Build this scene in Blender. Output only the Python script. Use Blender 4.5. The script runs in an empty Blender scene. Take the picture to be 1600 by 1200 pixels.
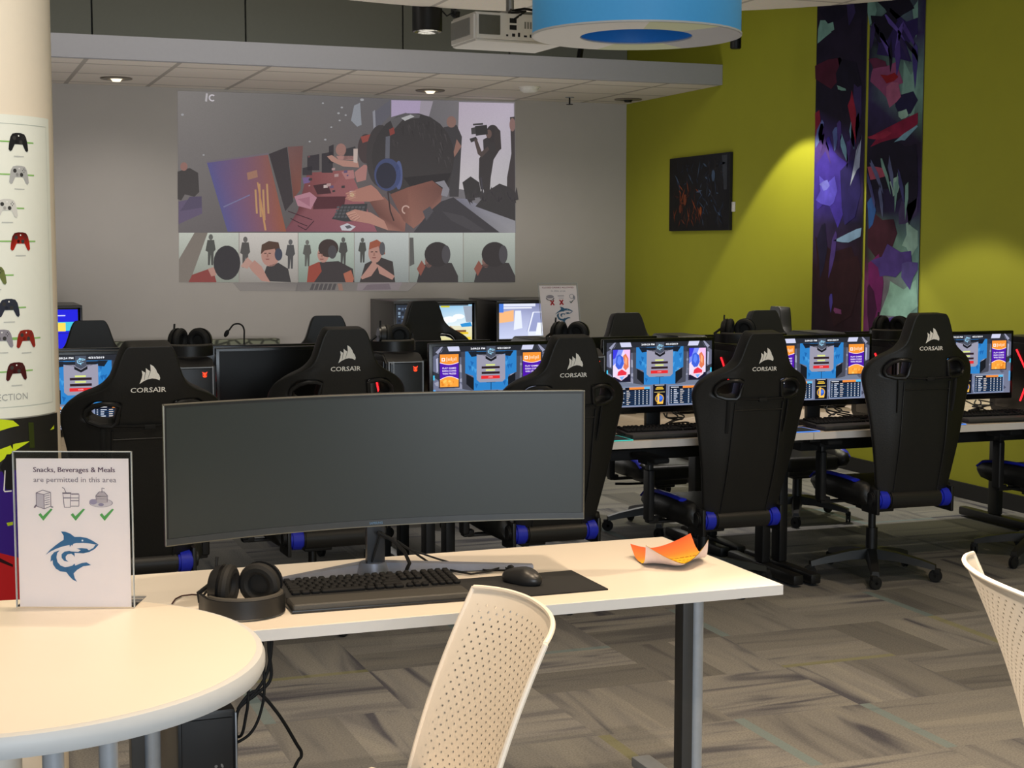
import bpy, bmesh, math, random
from mathutils import Vector, Matrix
random.seed(7)
S = bpy.context.scene
COL = S.collection
PI = math.pi

# ------------------------------------------------------------------ camera model (photo frame 1600 x 1200)
FPX, PITCH, YAW, ROLL, EYE = 2402.8, 0.0897, 0.36084, 0.001214, 1.6
def _rot():
    c, s = math.cos, math.sin
    fw = Vector((s(YAW)*c(PITCH), c(YAW)*c(PITCH), -s(PITCH)))
    rt = Vector((c(YAW), -s(YAW), 0))
    up = rt.cross(fw)
    r2 = c(ROLL)*rt + s(ROLL)*up
    u2 = -s(ROLL)*rt + c(ROLL)*up
    return r2, u2, fw
RT, UP, FW = _rot()
def ray(x, y):
    return RT*((x-800)/FPX) - UP*((y-600)/FPX) + FW
def on_y(x, y, Y):          # the place on the wall plane y = Y seen at this spot of the photograph
    d = ray(x, y); t = Y/d.y
    return Vector((d.x*t, Y, EYE+d.z*t))
def on_x(x, y, X):
    d = ray(x, y); t = X/d.x
    return Vector((X, d.y*t, EYE+d.z*t))
def on_z(x, y, Z):
    d = ray(x, y); t = (Z-EYE)/d.z
    return Vector((d.x*t, d.y*t, Z))

cam_data = bpy.data.cameras.new('camera'); cam = bpy.data.objects.new('camera', cam_data); COL.objects.link(cam)
cam_data.sensor_width = 36; cam_data.sensor_fit = 'HORIZONTAL'; cam_data.lens = FPX/1600*36
cam_data.clip_start = 0.05; cam_data.clip_end = 100
m = Matrix(((RT.x, UP.x, -FW.x, 0), (RT.y, UP.y, -FW.y, 0), (RT.z, UP.z, -FW.z, EYE), (0, 0, 0, 1)))
cam.matrix_world = m
S.camera = cam
S.view_settings.view_transform = 'Standard'
S.view_settings.look = 'None'
S.view_settings.exposure = 0
S.cycles.max_bounces = 6
S.cycles.diffuse_bounces = 3
S.cycles.use_denoising = True
S.cycles.sample_clamp_indirect = 4

# ------------------------------------------------------------------ materials
def lin(c):
    out = []
    for v in c[:3]:
        v = v/255.0
        out.append(v/12.92 if v <= 0.04045 else ((v+0.055)/1.055)**2.4)
    return tuple(out)
def nd(nt, t, **k):
    n = nt.nodes.new(t)
    for a, b in k.items(): setattr(n, a, b)
    return n
MATS = {}
def mat(name, rgb, rough=0.5, metal=0.0, var=0.12, scale=40, bump=0.0, emit=None, es=1.0, spec=0.5, coat=0.0, alpha=1.0):
    if name in MATS: return MATS[name]
    M = bpy.data.materials.new(name); M.use_nodes = True
    nt = M.node_tree; b = nt.nodes['Principled BSDF']
    tc = nd(nt, 'ShaderNodeTexCoord')
    nz = nd(nt, 'ShaderNodeTexNoise'); nz.inputs['Scale'].default_value = scale; nz.inputs['Detail'].default_value = 3
    nt.links.new(tc.outputs['Object'], nz.inputs['Vector'])
    mx = nd(nt, 'ShaderNodeMix', data_type='RGBA')
    c = lin(rgb)
    mx.inputs['A'].default_value = tuple(v*(1-var) for v in c)+(1,)
    mx.inputs['B'].default_value = tuple(min(1, v*(1+var)) for v in c)+(1,)
    nt.links.new(nz.outputs['Fac'], mx.inputs['Factor'])
    nt.links.new(mx.outputs['Result'], b.inputs['Base Color'])
    b.inputs['Roughness'].default_value = rough
    b.inputs['Metallic'].default_value = metal
    b.inputs['Specular IOR Level'].default_value = spec
    if coat: b.inputs['Coat Weight'].default_value = coat
    if bump:
        bp = nd(nt, 'ShaderNodeBump'); bp.inputs['Strength'].default_value = bump; bp.inputs['Distance'].default_value = 0.004
        nt.links.new(nz.outputs['Fac'], bp.inputs['Height']); nt.links.new(bp.outputs['Normal'], b.inputs['Normal'])
    if emit:
        b.inputs['Emission Color'].default_value = lin(emit)+(1,); b.inputs['Emission Strength'].default_value = es
    if alpha < 1: b.inputs['Alpha'].default_value = alpha
    MATS[name] = M
    return M
def art_mat(name, es, diffuse=0.0, rough=0.5, noise=0.0, nscale=300):
    """flat printed or lit picture whose colours are stored on the mesh"""
    if name in MATS: return MATS[name]
    M = bpy.data.materials.new(name); M.use_nodes = True
    nt = M.node_tree; b = nt.nodes['Principled BSDF']
    a = nd(nt, 'ShaderNodeVertexColor', layer_name='Col')
    src = a.outputs['Color']
    if noise:
        tc = nd(nt, 'ShaderNodeTexCoord')
        nz = nd(nt, 'ShaderNodeTexNoise'); nz.inputs['Scale'].default_value = nscale; nz.inputs['Detail'].default_value = 4
        nt.links.new(tc.outputs['Object'], nz.inputs['Vector'])
        mr = nd(nt, 'ShaderNodeMapRange'); mr.inputs['From Min'].default_value = 0.3; mr.inputs['From Max'].default_value = 0.7
        mr.inputs['To Min'].default_value = 1-noise; mr.inputs['To Max'].default_value = 1+noise
        nt.links.new(nz.outputs['Fac'], mr.inputs['Value'])
        mx = nd(nt, 'ShaderNodeVectorMath', operation='SCALE')
        nt.links.new(src, mx.inputs[0]); nt.links.new(mr.outputs['Result'], mx.inputs['Scale'])
        src = mx.outputs['Vector']
    if diffuse > 0:
        sc = nd(nt, 'ShaderNodeVectorMath', operation='SCALE'); sc.inputs['Scale'].default_value = diffuse
        nt.links.new(src, sc.inputs[0]); nt.links.new(sc.outputs['Vector'], b.inputs['Base Color'])
    else:
        b.inputs['Base Color'].default_value = (0.004, 0.004, 0.004, 1)
    b.inputs['Roughness'].default_value = rough
    b.inputs['Specular IOR Level'].default_value = 0.15
    if es > 0:
        nt.links.new(src, b.inputs['Emission Color']); b.inputs['Emission Strength'].default_value = es
    MATS[name] = M
    return M

# ------------------------------------------------------------------ mesh building
class MB:
    def __init__(s): s.bm = bmesh.new()
    def add(s, b, M=None):
        if M is not None: bmesh.ops.transform(b, matrix=M, verts=b.verts)
        me = bpy.data.meshes.new('t'); b.to_mesh(me); b.free(); s.bm.from_mesh(me); bpy.data.meshes.remove(me)
        return s
    def box(s, c, d, bev=0.0, seg=2, rot=None):
        b = bmesh.new(); bmesh.ops.create_cube(b, size=1)
        bmesh.ops.scale(b, vec=d, verts=b.verts)
        if bev > 0: bmesh.ops.bevel(b, geom=b.edges[:], offset=min(bev, min(d)*0.49), segments=seg, affect='EDGES', profile=0.6)
        M = Matrix.Translation(c)
        if rot is not None: M = M @ rot
        return s.add(b, M)
    def cyl(s, p0, p1, r0, r1=None, seg=20, bev=0.0):
        p0, p1 = Vector(p0), Vector(p1); r1 = r0 if r1 is None else r1
        d = p1-p0; L = d.length
        b = bmesh.new(); bmesh.ops.create_cone(b, cap_ends=True, segments=seg, radius1=r0, radius2=r1, depth=L)
        if bev > 0:
            es = [e for e in b.edges if abs(e.verts[0].co.z-e.verts[1].co.z) < 1e-6]
            bmesh.ops.bevel(b, geom=es, offset=bev, segments=2, affect='EDGES')
        q = Vector((0, 0, 1)).rotation_difference(d.normalized()).to_matrix().to_4x4()
        return s.add(b, Matrix.Translation((p0+p1)/2) @ q)
    def ball(s, c, d, seg=20, rot=None):
        b = bmesh.new(); bmesh.ops.create_uvsphere(b, u_segments=seg, v_segments=max(8, seg//2), radius=0.5)
        M = Matrix.Translation(c)
        if rot is not None: M = M @ rot
        return s.add(b, M @ Matrix.Diagonal((d[0], d[1], d[2], 1)))
    def tube(s, pts, r, seg=8, closed=False, flat=None):
        pts = [Vector(p) for p in pts]; n = len(pts)
        b = bmesh.new(); rings = []
        prev = None
        for i, p in enumerate(pts):
            a = pts[(i-1) % n] if (closed or i > 0) else p
            c = pts[(i+1) % n] if (closed or i < n-1) else p
            t = (c-a).normalized()
            if prev is None:
                u = t.cross(Vector((0, 0, 1)))
                if u.length < 1e-3: u = t.cross(Vector((1, 0, 0)))
            else: u = prev - t*prev.dot(t)
            u.normalize(); prev = u; v = t.cross(u)
            ra, rb = (r, r) if flat is None else flat
            rings.append([b.verts.new(p + u*math.cos(2*PI*k/seg)*ra + v*math.sin(2*PI*k/seg)*rb) for k in range(seg)])
        m_ = n if closed else n-1
        for i in range(m_):
            A, B = rings[i], rings[(i+1) % n]
            for k in range(seg): b.faces.new((A[k], A[(k+1) % seg], B[(k+1) % seg], B[k]))
        if not closed:
            b.faces.new(list(reversed(rings[0]))); b.faces.new(rings[-1])
        return s.add(b)
    def lathe(s, prof, c=(0, 0, 0), seg=48, M=None):
        b = bmesh.new(); rows = []
        for r, z in prof:
            if r < 1e-6: rows.append([b.verts.new((0, 0, z))])
            else: rows.append([b.verts.new((r*math.cos(2*PI*k/seg), r*math.sin(2*PI*k/seg), z)) for k in range(seg)])
        for A, B in zip(rows, rows[1:]):
            for k in range(seg):
                k2 = (k+1) % seg
                if len(A) == 1 and len(B) == 1: continue
                if len(A) == 1: b.faces.new((A[0], B[k2], B[k]))
                elif len(B) == 1: b.faces.new((A[k], A[k2], B[0]))
                else: b.faces.new((A[k], A[k2], B[k2], B[k]))
        bmesh.ops.recalc_face_normals(b, faces=b.faces)
        return s.add(b, (Matrix.Translation(c) @ (M or Matrix())))
    def prism(s, pts, d, M=None, bev=0.0):
        """outline pts (x, y) pushed along z from 0 to d"""
        b = bmesh.new()
        f = b.faces.new([b.verts.new((p[0], p[1], 0)) for p in pts])
        r = bmesh.ops.extrude_face_region(b, geom=[f])
        bmesh.ops.translate(b, vec=(0, 0, d), verts=[v for v in r['geom'] if isinstance(v, bmesh.types.BMVert)])
        bmesh.ops.recalc_face_normals(b, faces=b.faces)
        if bev > 0: bmesh.ops.bevel(b, geom=b.edges[:], offset=bev, segments=2, affect='EDGES')
        return s.add(b, M)
    def grid(s, rows):
        b = bmesh.new(); vs = [[b.verts.new(p) for p in r] for r in rows]
        for A, B in zip(vs, vs[1:]):
            for k in range(len(A)-1): b.faces.new((A[k], A[k+1], B[k+1], B[k]))
        return s.add(b)
    def build(s, name, mt, parent=None, smooth=True, angle=0.6, loc=None):
        me = bpy.data.meshes.new(name); s.bm.to_mesh(me); s.bm.free()
        if smooth:
            me.shade_smooth(); me.set_sharp_from_angle(angle=angle)
        o = bpy.data.objects.new(name, me); COL.objects.link(o)
        for x in (mt if isinstance(mt, (list, tuple)) else [mt]): me.materials.append(x)
        if parent is not None: o.parent = parent
        if loc is not None: o.location = loc
        return o

def tag(o, label=None, cat=None, group=None, kind=None):
    for k, v in (('label', label), ('category', cat), ('group', group), ('kind', kind)):
        if v: o[k] = v
    return o
def thing(name, label, cat, loc=(0, 0, 0), rz=0.0, group=None):
    o = bpy.data.objects.new(name, None); COL.objects.link(o)
    o.empty_display_size = 0.1
    o.location = loc; o.rotation_euler = (0, 0, rz)
    return tag(o, label, cat, group)
def struct(name, mb, mt, **k): return tag(mb.build(name, mt, **k), kind='structure')
KIDS = {}
def copy_tree(o, parent=None):
    c = o.copy(); COL.objects.link(c)
    if parent is not None: c.parent = parent
    for ch in list(o.children): copy_tree(ch, c)
    return c
def again(o, label, loc, rz=0.0, group=None):
    c = copy_tree(o); c.location = loc; c.rotation_euler = (0, 0, rz); c['label'] = label
    if group: c['group'] = group
    return c
RX = lambda a: Matrix.Rotation(a, 4, 'X')
RY = lambda a: Matrix.Rotation(a, 4, 'Y')
RZ = lambda a: Matrix.Rotation(a, 4, 'Z')

# ------------------------------------------------------------------ flat art: coloured polygons on a surface
def text_tris(s, bold=0.0):
    cu = bpy.data.curves.new('t', 'FONT'); cu.body = s; cu.size = 1; cu.align_x = 'LEFT'; cu.resolution_u = 2
    cu.offset = bold
    o = bpy.data.objects.new('t', cu); COL.objects.link(o)
    bpy.context.view_layer.update()
    dg = bpy.context.evaluated_depsgraph_get()
    ev = o.evaluated_get(dg); me = ev.to_mesh()
    polys = [[(me.vertices[i].co.x, me.vertices[i].co.y) for i in p.vertices] for p in me.polygons]
    ev.to_mesh_clear()
    bpy.data.objects.remove(o); bpy.data.curves.remove(cu)
    return polys
_TX = {}
class Art:
    def __init__(s): s.p = []; s.l = 0
    def poly(s, pts, col, cols=None, l=None):
        s.p.append((list(pts), col, cols, s.l if l is None else l)); return s
    def rect(s, x0, y0, x1, y1, col, l=None):
        return s.poly([(x0, y0), (x1, y0), (x1, y1), (x0, y1)], col, None, l)
    def grad(s, pts, cols, l=None): return s.poly(pts, None, cols, l)
    def ell(s, cx, cy, rx, ry, col, n=24, rot=0.0, l=None, a0=0, a1=2*PI):
        c, si = math.cos(rot), math.sin(rot); P = []
        m_ = n if abs(a1-a0-2*PI) < 1e-6 else n+1
        for k in range(m_):
            a = a0+(a1-a0)*k/n; x, y = rx*math.cos(a), ry*math.sin(a)
            P.append((cx+x*c-y*si, cy+x*si+y*c))
        return s.poly(P, col, None, l)
    def ring(s, cx, cy, r0, r1, col, a0=0, a1=2*PI, n=24, sy=1.0, l=None):
        for k in range(n):
            A, B = a0+(a1-a0)*k/n, a0+(a1-a0)*(k+1)/n
            s.poly([(cx+r0*math.cos(A), cy+r0*sy*math.sin(A)), (cx+r1*math.cos(A), cy+r1*sy*math.sin(A)),
                    (cx+r1*math.cos(B), cy+r1*sy*math.sin(B)), (cx+r0*math.cos(B), cy+r0*sy*math.sin(B))], col, None, l)
        return s
    def line(s, pts, w, col, l=None):
        for (x0, y0), (x1, y1) in zip(pts, pts[1:]):
            d = math.hypot(x1-x0, y1-y0) or 1; nx, ny = -(y1-y0)/d*w/2, (x1-x0)/d*w/2
            s.poly([(x0+nx, y0+ny), (x1+nx, y1+ny), (x1-nx, y1-ny), (x0-nx, y0-ny)], col, None, l)
        return s
    def text(s, t, x, y, h, col, align='C', w=None, bold=0.0, down=False, l=None):
        """h = cap height; w = forced total width; down: the art's y axis points down"""
        k = (t, bold)
        if k not in _TX: _TX[k] = text_tris(t, bold)
        P = _TX[k]
        if not P: return s
        xs = [q[0] for p in P for q in p]; x0, x1 = min(xs), max(xs)
        sy = h/0.72; sx = sy if w is None else w/(x1-x0)
        W = (x1-x0)*sx
        ox = x - (W/2 if align == 'C' else (W if align == 'R' else 0))
        for p in P: s.poly([(ox+(q[0]-x0)*sx, y+(-q[1] if down else q[1])*sy) for q in p], col, None, l)
        return s
    def strips(s, w):
        """cut every polygon into upright strips so that it can follow a curved surface"""
        def clip(P, x, keep_left):
            out = []
            for i in range(len(P)):
                (a, ca), (b, cb) = P[i], P[(i+1) % len(P)]
                ia, ib = ((a[0] <= x), (b[0] <= x)) if keep_left else ((a[0] >= x), (b[0] >= x))
                if ia: out.append((a, ca))
                if ia != ib and abs(b[0]-a[0]) > 1e-12:
                    t = (x-a[0])/(b[0]-a[0])
                    out.append(((x, a[1]+(b[1]-a[1])*t), None if ca is None else tuple(ca[k]+(cb[k]-ca[k])*t for k in range(3))))
            return out
        new = []
        for pts, col, cols, l in s.p:
            x0, x1 = min(p[0] for p in pts), max(p[0] for p in pts)
            if x1-x0 <= w: new.append((pts, col, cols, l)); continue
            P = [(p, cols[i] if cols else None) for i, p in enumerate(pts)]
            k = math.floor(x0/w)
            while k*w < x1:
                Q = clip(clip(P, k*w, False), (k+1)*w, True) if len(P) > 2 else []
                if len(Q) > 2: new.append(([q[0] for q in Q], col, [q[1] for q in Q] if cols else None, l))
                k += 1
        s.p = new
        return s
    def build(s, name, mt, fn, parent=None, eps=0.0004, label=None):
        """fn(x, y, lift) gives the point of the surface"""
        vs, fs, cs = [], [], []
        for pts, col, cols, l in s.p:
            b = len(vs)
            for i, q in enumerate(pts):
                vs.append(fn(q[0], q[1], l*eps)); cs.append(lin(cols[i] if cols else col)+(1,))
            fs.append(tuple(range(b, b+len(pts))))
        me = bpy.data.meshes.new(name); me.from_pydata([tuple(v) for v in vs], [], fs)
        at = me.color_attributes.new('Col', 'FLOAT_COLOR', 'POINT')
        at.data.foreach_set('color', [x for c in cs for x in c])
        me.materials.append(mt); me.update()
        o = bpy.data.objects.new(name, me); COL.objects.link(o)
        if parent is not None: o.parent = parent
        if label: o['label'] = label
        return o
# ------------------------------------------------------------------ the room
XR, YB = 6.124, 13.21           # green side wall and projection wall
XL, YF = -3.6, -5.0
ZC = 3.9
Z_SOF, Z_FAS, Y_FAS = 2.915, 3.079, 11.345

def carpet():
    M = bpy.data.materials.new('carpet_tiles'); M.use_nodes = True
    nt = M.node_tree; L = nt.links.new; b = nt.nodes['Principled BSDF']; b.inputs['Roughness'].default_value = 0.95
    b.inputs['Specular IOR Level'].default_value = 0.1
    tc = nd(nt, 'ShaderNodeTexCoord'); sp = nd(nt, 'ShaderNodeSeparateXYZ'); L(tc.outputs['Object'], sp.inputs[0])
    def math_(op, a, b_=None, v=None):
        n = nd(nt, 'ShaderNodeMath', operation=op)
        if hasattr(a, 'node'): L(a, n.inputs[0])
        else: n.inputs[0].default_value = a
        if b_ is not None:
            if hasattr(b_, 'node'): L(b_, n.inputs[1])
            else: n.inputs[1].default_value = b_
        return n.outputs[0]
    T = 0.5
    ux, uy = math_('DIVIDE', sp.outputs['X'], T), math_('DIVIDE', sp.outputs['Y'], T)
    ix, iy = math_('FLOOR', ux), math_('FLOOR', uy)
    fx, fy = math_('FRACT', ux), math_('FRACT', uy)
    cb = nd(nt, 'ShaderNodeCombineXYZ'); L(ix, cb.inputs[0]); L(iy, cb.inputs[1])
    wn = nd(nt, 'ShaderNodeTexWhiteNoise', noise_dimensions='2D'); L(cb.outputs[0], wn.inputs['Vector'])
    r = wn.outputs['Value']; rs = nd(nt, 'ShaderNodeSeparateXYZ'); L(wn.outputs['Color'], rs.inputs[0])
    # parquet layout: odd tiles turned a quarter
    par = math_('MODULO', math_('ABSOLUTE', math_('ADD', ix, iy)), 2.0)
    mxa = nd(nt, 'ShaderNodeMix', data_type='FLOAT'); L(par, mxa.inputs['Factor']); L(sp.outputs['X'], mxa.inputs['A']); L(sp.outputs['Y'], mxa.inputs['B'])
    mxb = nd(nt, 'ShaderNodeMix', data_type='FLOAT'); L(par, mxb.inputs['Factor']); L(sp.outputs['Y'], mxb.inputs['A']); L(sp.outputs['X'], mxb.inputs['B'])
    along, across = mxa.outputs['Result'], mxb.outputs['Result']
    off = math_('MULTIPLY', r, 37.0)
    c2 = nd(nt, 'ShaderNodeCombineXYZ')
    L(math_('MULTIPLY', along, 1.1), c2.inputs[0]); L(math_('MULTIPLY', across, 8.5), c2.inputs[1]); L(off, c2.inputs[2])
    n1 = nd(nt, 'ShaderNodeTexNoise'); n1.inputs['Scale'].default_value = 1.0; n1.inputs['Detail'].default_value = 2; n1.inputs['Roughness'].default_value = 0.5; n1.inputs['Distortion'].default_value = 0.9
    L(c2.outputs[0], n1.inputs['Vector'])
    cr = nd(nt, 'ShaderNodeValToRGB'); e = cr.color_ramp.elements
    e[0].position = 0.33; e[0].color = lin((84, 84, 92))+(1,)
    e[1].position = 0.46; e[1].color = lin((130, 129, 128))+(1,)
    k = e.new(0.66); k.color = lin((143, 141, 136))+(1,)
    L(n1.outputs['Fac'], cr.inputs['Fac'])
    hp = math_('FLOOR', math_('DIVIDE', across, T/2))
    cb3 = nd(nt, 'ShaderNodeCombineXYZ'); L(ix, cb3.inputs[0]); L(iy, cb3.inputs[1]); L(hp, cb3.inputs[2])
    wn3 = nd(nt, 'ShaderNodeTexWhiteNoise', noise_dimensions='3D'); L(cb3.outputs[0], wn3.inputs['Vector'])
    hv = wn3.outputs['Value']
    tone = math_('SUBTRACT', math_('ADD', math_('MULTIPLY', hv, 0.26), 0.88), math_('MULTIPLY', math_('GREATER_THAN', hv, 0.86), 0.40))
    rs3 = nd(nt, 'ShaderNodeSeparateXYZ'); L(wn3.outputs['Color'], rs3.inputs[0])
    plain = nd(nt, 'ShaderNodeMix', data_type='RGBA'); plain.inputs['B'].default_value = lin((128, 127, 125))+(1,)
    L(math_('MULTIPLY', math_('GREATER_THAN', rs3.outputs['Y'], 0.5), 0.55), plain.inputs['Factor']); L(cr.outputs['Color'], plain.inputs['A'])
    sc = nd(nt, 'ShaderNodeVectorMath', operation='SCALE'); L(plain.outputs['Result'], sc.inputs[0]); L(tone, sc.inputs['Scale'])
    # fibre speckle
    n2 = nd(nt, 'ShaderNodeTexNoise'); n2.inputs['Scale'].default_value = 160; n2.inputs['Detail'].default_value = 2; L(tc.outputs['Object'], n2.inputs['Vector'])
    s2 = math_('ADD', math_('MULTIPLY', n2.outputs['Fac'], 1.0), 0.5)
    sc2 = nd(nt, 'ShaderNodeVectorMath', operation='SCALE'); L(sc.outputs['Vector'], sc2.inputs[0]); L(s2, sc2.inputs['Scale'])
    # thin coloured bands along some tile edges
    band = math_('LESS_THAN', fx, 0.085)
    bandy = math_('LESS_THAN', fy, 0.07)
    on1 = math_('GREATER_THAN', rs.outputs['Y'], 0.80)
    on2 = math_('GREATER_THAN', rs.outputs['Z'], 0.82)
    m1 = math_('MULTIPLY', band, on1); m2 = math_('MULTIPLY', bandy, on2)
    mm = math_('MULTIPLY', math_('MAXIMUM', m1, m2), 0.55)
    colb = nd(nt, 'ShaderNodeMix', data_type='RGBA'); L(math_('GREATER_THAN', math_('FRACT', math_('MULTIPLY', r, 7.0)), 0.45), colb.inputs['Factor'])
    colb.inputs['A'].default_value = lin((138, 138, 92))+(1,); colb.inputs['B'].default_value = lin((118, 142, 146))+(1,)
    fm = nd(nt, 'ShaderNodeMix', data_type='RGBA'); L(mm, fm.inputs['Factor']); L(sc2.outputs['Vector'], fm.inputs['A']); L(colb.outputs['Result'], fm.inputs['B'])
    L(fm.outputs['Result'], b.inputs['Base Color'])
    bp = nd(nt, 'ShaderNodeBump'); bp.inputs['Strength'].default_value = 0.25; bp.inputs['Distance'].default_value = 0.003
    L(n2.outputs['Fac'], bp.inputs['Height']); L(bp.outputs['Normal'], b.inputs['Normal'])
    return M
def tile_ceiling(name, rgb, T, ox, oy, seam=0.55, sw=0.03):
    M = bpy.data.materials.new(name); M.use_nodes = True
    nt = M.node_tree; L = nt.links.new; b = nt.nodes['Principled BSDF']; b.inputs['Roughness'].default_value = 0.9
    tc = nd(nt, 'ShaderNodeTexCoord'); mp = nd(nt, 'ShaderNodeMapping'); mp.inputs['Location'].default_value = (-ox/T, -oy/T, 0); mp.inputs['Scale'].default_value = (1/T, 1/T, 1)
    L(tc.outputs['Object'], mp.inputs['Vector'])
    br = nd(nt, 'ShaderNodeTexBrick'); br.offset = 0; br.inputs['Scale'].default_value = 1
    br.inputs['Brick Width'].default_value = 1; br.inputs['Row Height'].default_value = 1; br.inputs['Mortar Size'].default_value = sw; br.inputs['Mortar Smooth'].default_value = 0.2
    c = lin(rgb)
    br.inputs['Color1'].default_value = c+(1,); br.inputs['Color2'].default_value = tuple(v*0.95 for v in c)+(1,)
    br.inputs['Mortar'].default_value = tuple(v*seam for v in c)+(1,)
    L(mp.outputs['Vector'], br.inputs['Vector'])
    nz = nd(nt, 'ShaderNodeTexNoise'); nz.inputs['Scale'].default_value = 90; L(tc.outputs['Object'], nz.inputs['Vector'])
    mx = nd(nt, 'ShaderNodeMix', data_type='RGBA', blend_type='MULTIPLY'); mx.inputs['Factor'].default_value = 0.25
    L(br.outputs['Color'], mx.inputs['A']); L(nz.outputs['Color'], mx.inputs['B'])
    L(mx.outputs['Result'], b.inputs['Base Color'])
    return M
def leaf_pattern():
    M = bpy.data.materials.new('leaf_pattern'); M.use_nodes = True
    nt = M.node_tree; L = nt.links.new; b = nt.nodes['Principled BSDF']; b.inputs['Roughness'].default_value = 0.8
    tc = nd(nt, 'ShaderNodeTexCoord'); mp = nd(nt, 'ShaderNodeMapping'); mp.inputs['Scale'].default_value = (9, 9, 16); mp.inputs['Rotation'].default_value = (0, 0.5, 0)
    L(tc.outputs['Object'], mp.inputs['Vector'])
    v = nd(nt, 'ShaderNodeTexVoronoi', feature='DISTANCE_TO_EDGE'); v.inputs['Scale'].default_value = 1; L(mp.outputs['Vector'], v.inputs['Vector'])
    cr = nd(nt, 'ShaderNodeValToRGB'); e = cr.color_ramp.elements
    e[0].position = 0.05; e[0].color = lin((60, 62, 52))+(1,); e[1].position = 0.16; e[1].color = lin((128, 132, 112))+(1,)
    L(v.outputs['Distance'], cr.inputs['Fac']); L(cr.outputs['Color'], b.inputs['Base Color'])
    return M

WALLGREY = mat('grey_wall_paint', (178, 173, 168), 0.85, var=0.03, scale=6, bump=0.02)
GREEN = mat('green_wall_paint', (152, 153, 30), 0.75, var=0.04, scale=5, bump=0.03)
FASCIA = mat('fascia_paint', (158, 158, 163), 0.8, var=0.03)
DARKPANEL = mat('dark_panel', (142, 144, 134), 0.85, var=0.03)
WHITEPAINT = mat('white_paint', (215, 205, 188), 0.7, var=0.03)
BLACKBASE = mat('black_rubber_base', (20, 20, 20), 0.6)

struct('floor', MB().box(((XL+XR)/2, (YB+YF)/2, -0.05), (XR-XL+0.4, YB-YF+0.4, 0.1)), carpet(), smooth=False)
struct('wall_back', MB().box(((XL+XR)/2, YB+0.08, 1.53), (XR-XL+0.3, 0.16, 3.06)), WALLGREY, smooth=False)
struct('wall_right', MB().box((XR+0.08, (YB+YF)/2, ZC/2), (0.16, YB-YF, ZC)), GREEN, smooth=False)
struct('wall_left', MB().box((XL-0.08, (YB+YF)/2, ZC/2), (0.16, YB-YF, ZC)), WHITEPAINT, smooth=False)
struct('wall_front', MB().box(((XL+XR)/2, YF-0.08, ZC/2), (XR-XL, 0.16, ZC)), WHITEPAINT, smooth=False)
struct('ceiling', MB().box(((XL+XR)/2, (YB+YF)/2, ZC+0.05), (XR-XL+0.3, YB-YF+0.3, 0.1)), DARKPANEL, smooth=False)
# upper part of the back wall above the dropped ceiling: dark panels with joints
up_ = MB()
xs = [XL, on_y(143, 25, YB).x, on_y(383, 25, YB).x, 3.95, 4.95, XR]
for a, b in zip(xs, xs[1:]): up_.box(((a+b)/2, YB+0.06, 3.48), (b-a-0.014, 0.16, 0.84), 0.004)
struct('trim_1', up_, DARKPANEL, smooth=False)
# dropped ceiling over the projection wall
struct('ceiling.001', MB().box(((XL+XR)/2, (Y_FAS+YB)/2+0.04, Z_SOF+0.02), (XR-XL-0.002, YB-Y_FAS-0.082, 0.04)),
       tile_ceiling('dropped_ceiling_tiles', (226, 216, 204), 0.655, 1.08, 13.02), smooth=False)
struct('trim_2', MB().box(((XL+XR)/2, Y_FAS+0.03, (Z_SOF+Z_FAS)/2), (XR-XL-0.002, 0.06, Z_FAS-Z_SOF), 0.003), FASCIA, smooth=False)
# round ceiling raft over the desks
struct('ceiling.002', MB().lathe([(0, 0), (2.98, 0), (3.0, 0.02), (3.0, 0.12), (2.98, 0.14), (0, 0.14)], (3.33, 6.9, 3.17), 96),
       tile_ceiling('raft_tiles', (222, 212, 198), 0.61, 0.1, 0.2), smooth=True, angle=0.5)
# low patterned ledge at the foot of the projection wall
struct('trim_3', MB().box((0.35, YB-0.07, 0.40), (4.9, 0.14, 0.80), 0.01), leaf_pattern(), smooth=False)
struct('baseboard_right', MB().box((XR-0.008, (YB+YF)/2, 0.05), (0.016, YB-YF, 0.1)), BLACKBASE, smooth=False)
struct('baseboard_back', MB().box((4.5, YB-0.008, 0.05), (3.2, 0.016, 0.1)), BLACKBASE, smooth=False)

# round white column at the left
PCX, PCY, PCR = 0.085, 4.72, 0.262
struct('pillar', MB().lathe([(0, 0), (PCR, 0), (PCR, ZC), (0, ZC)], (PCX, PCY, 0), 72), mat('column_paint', (226, 214, 196), 0.6, var=0.02), angle=0.5)

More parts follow.
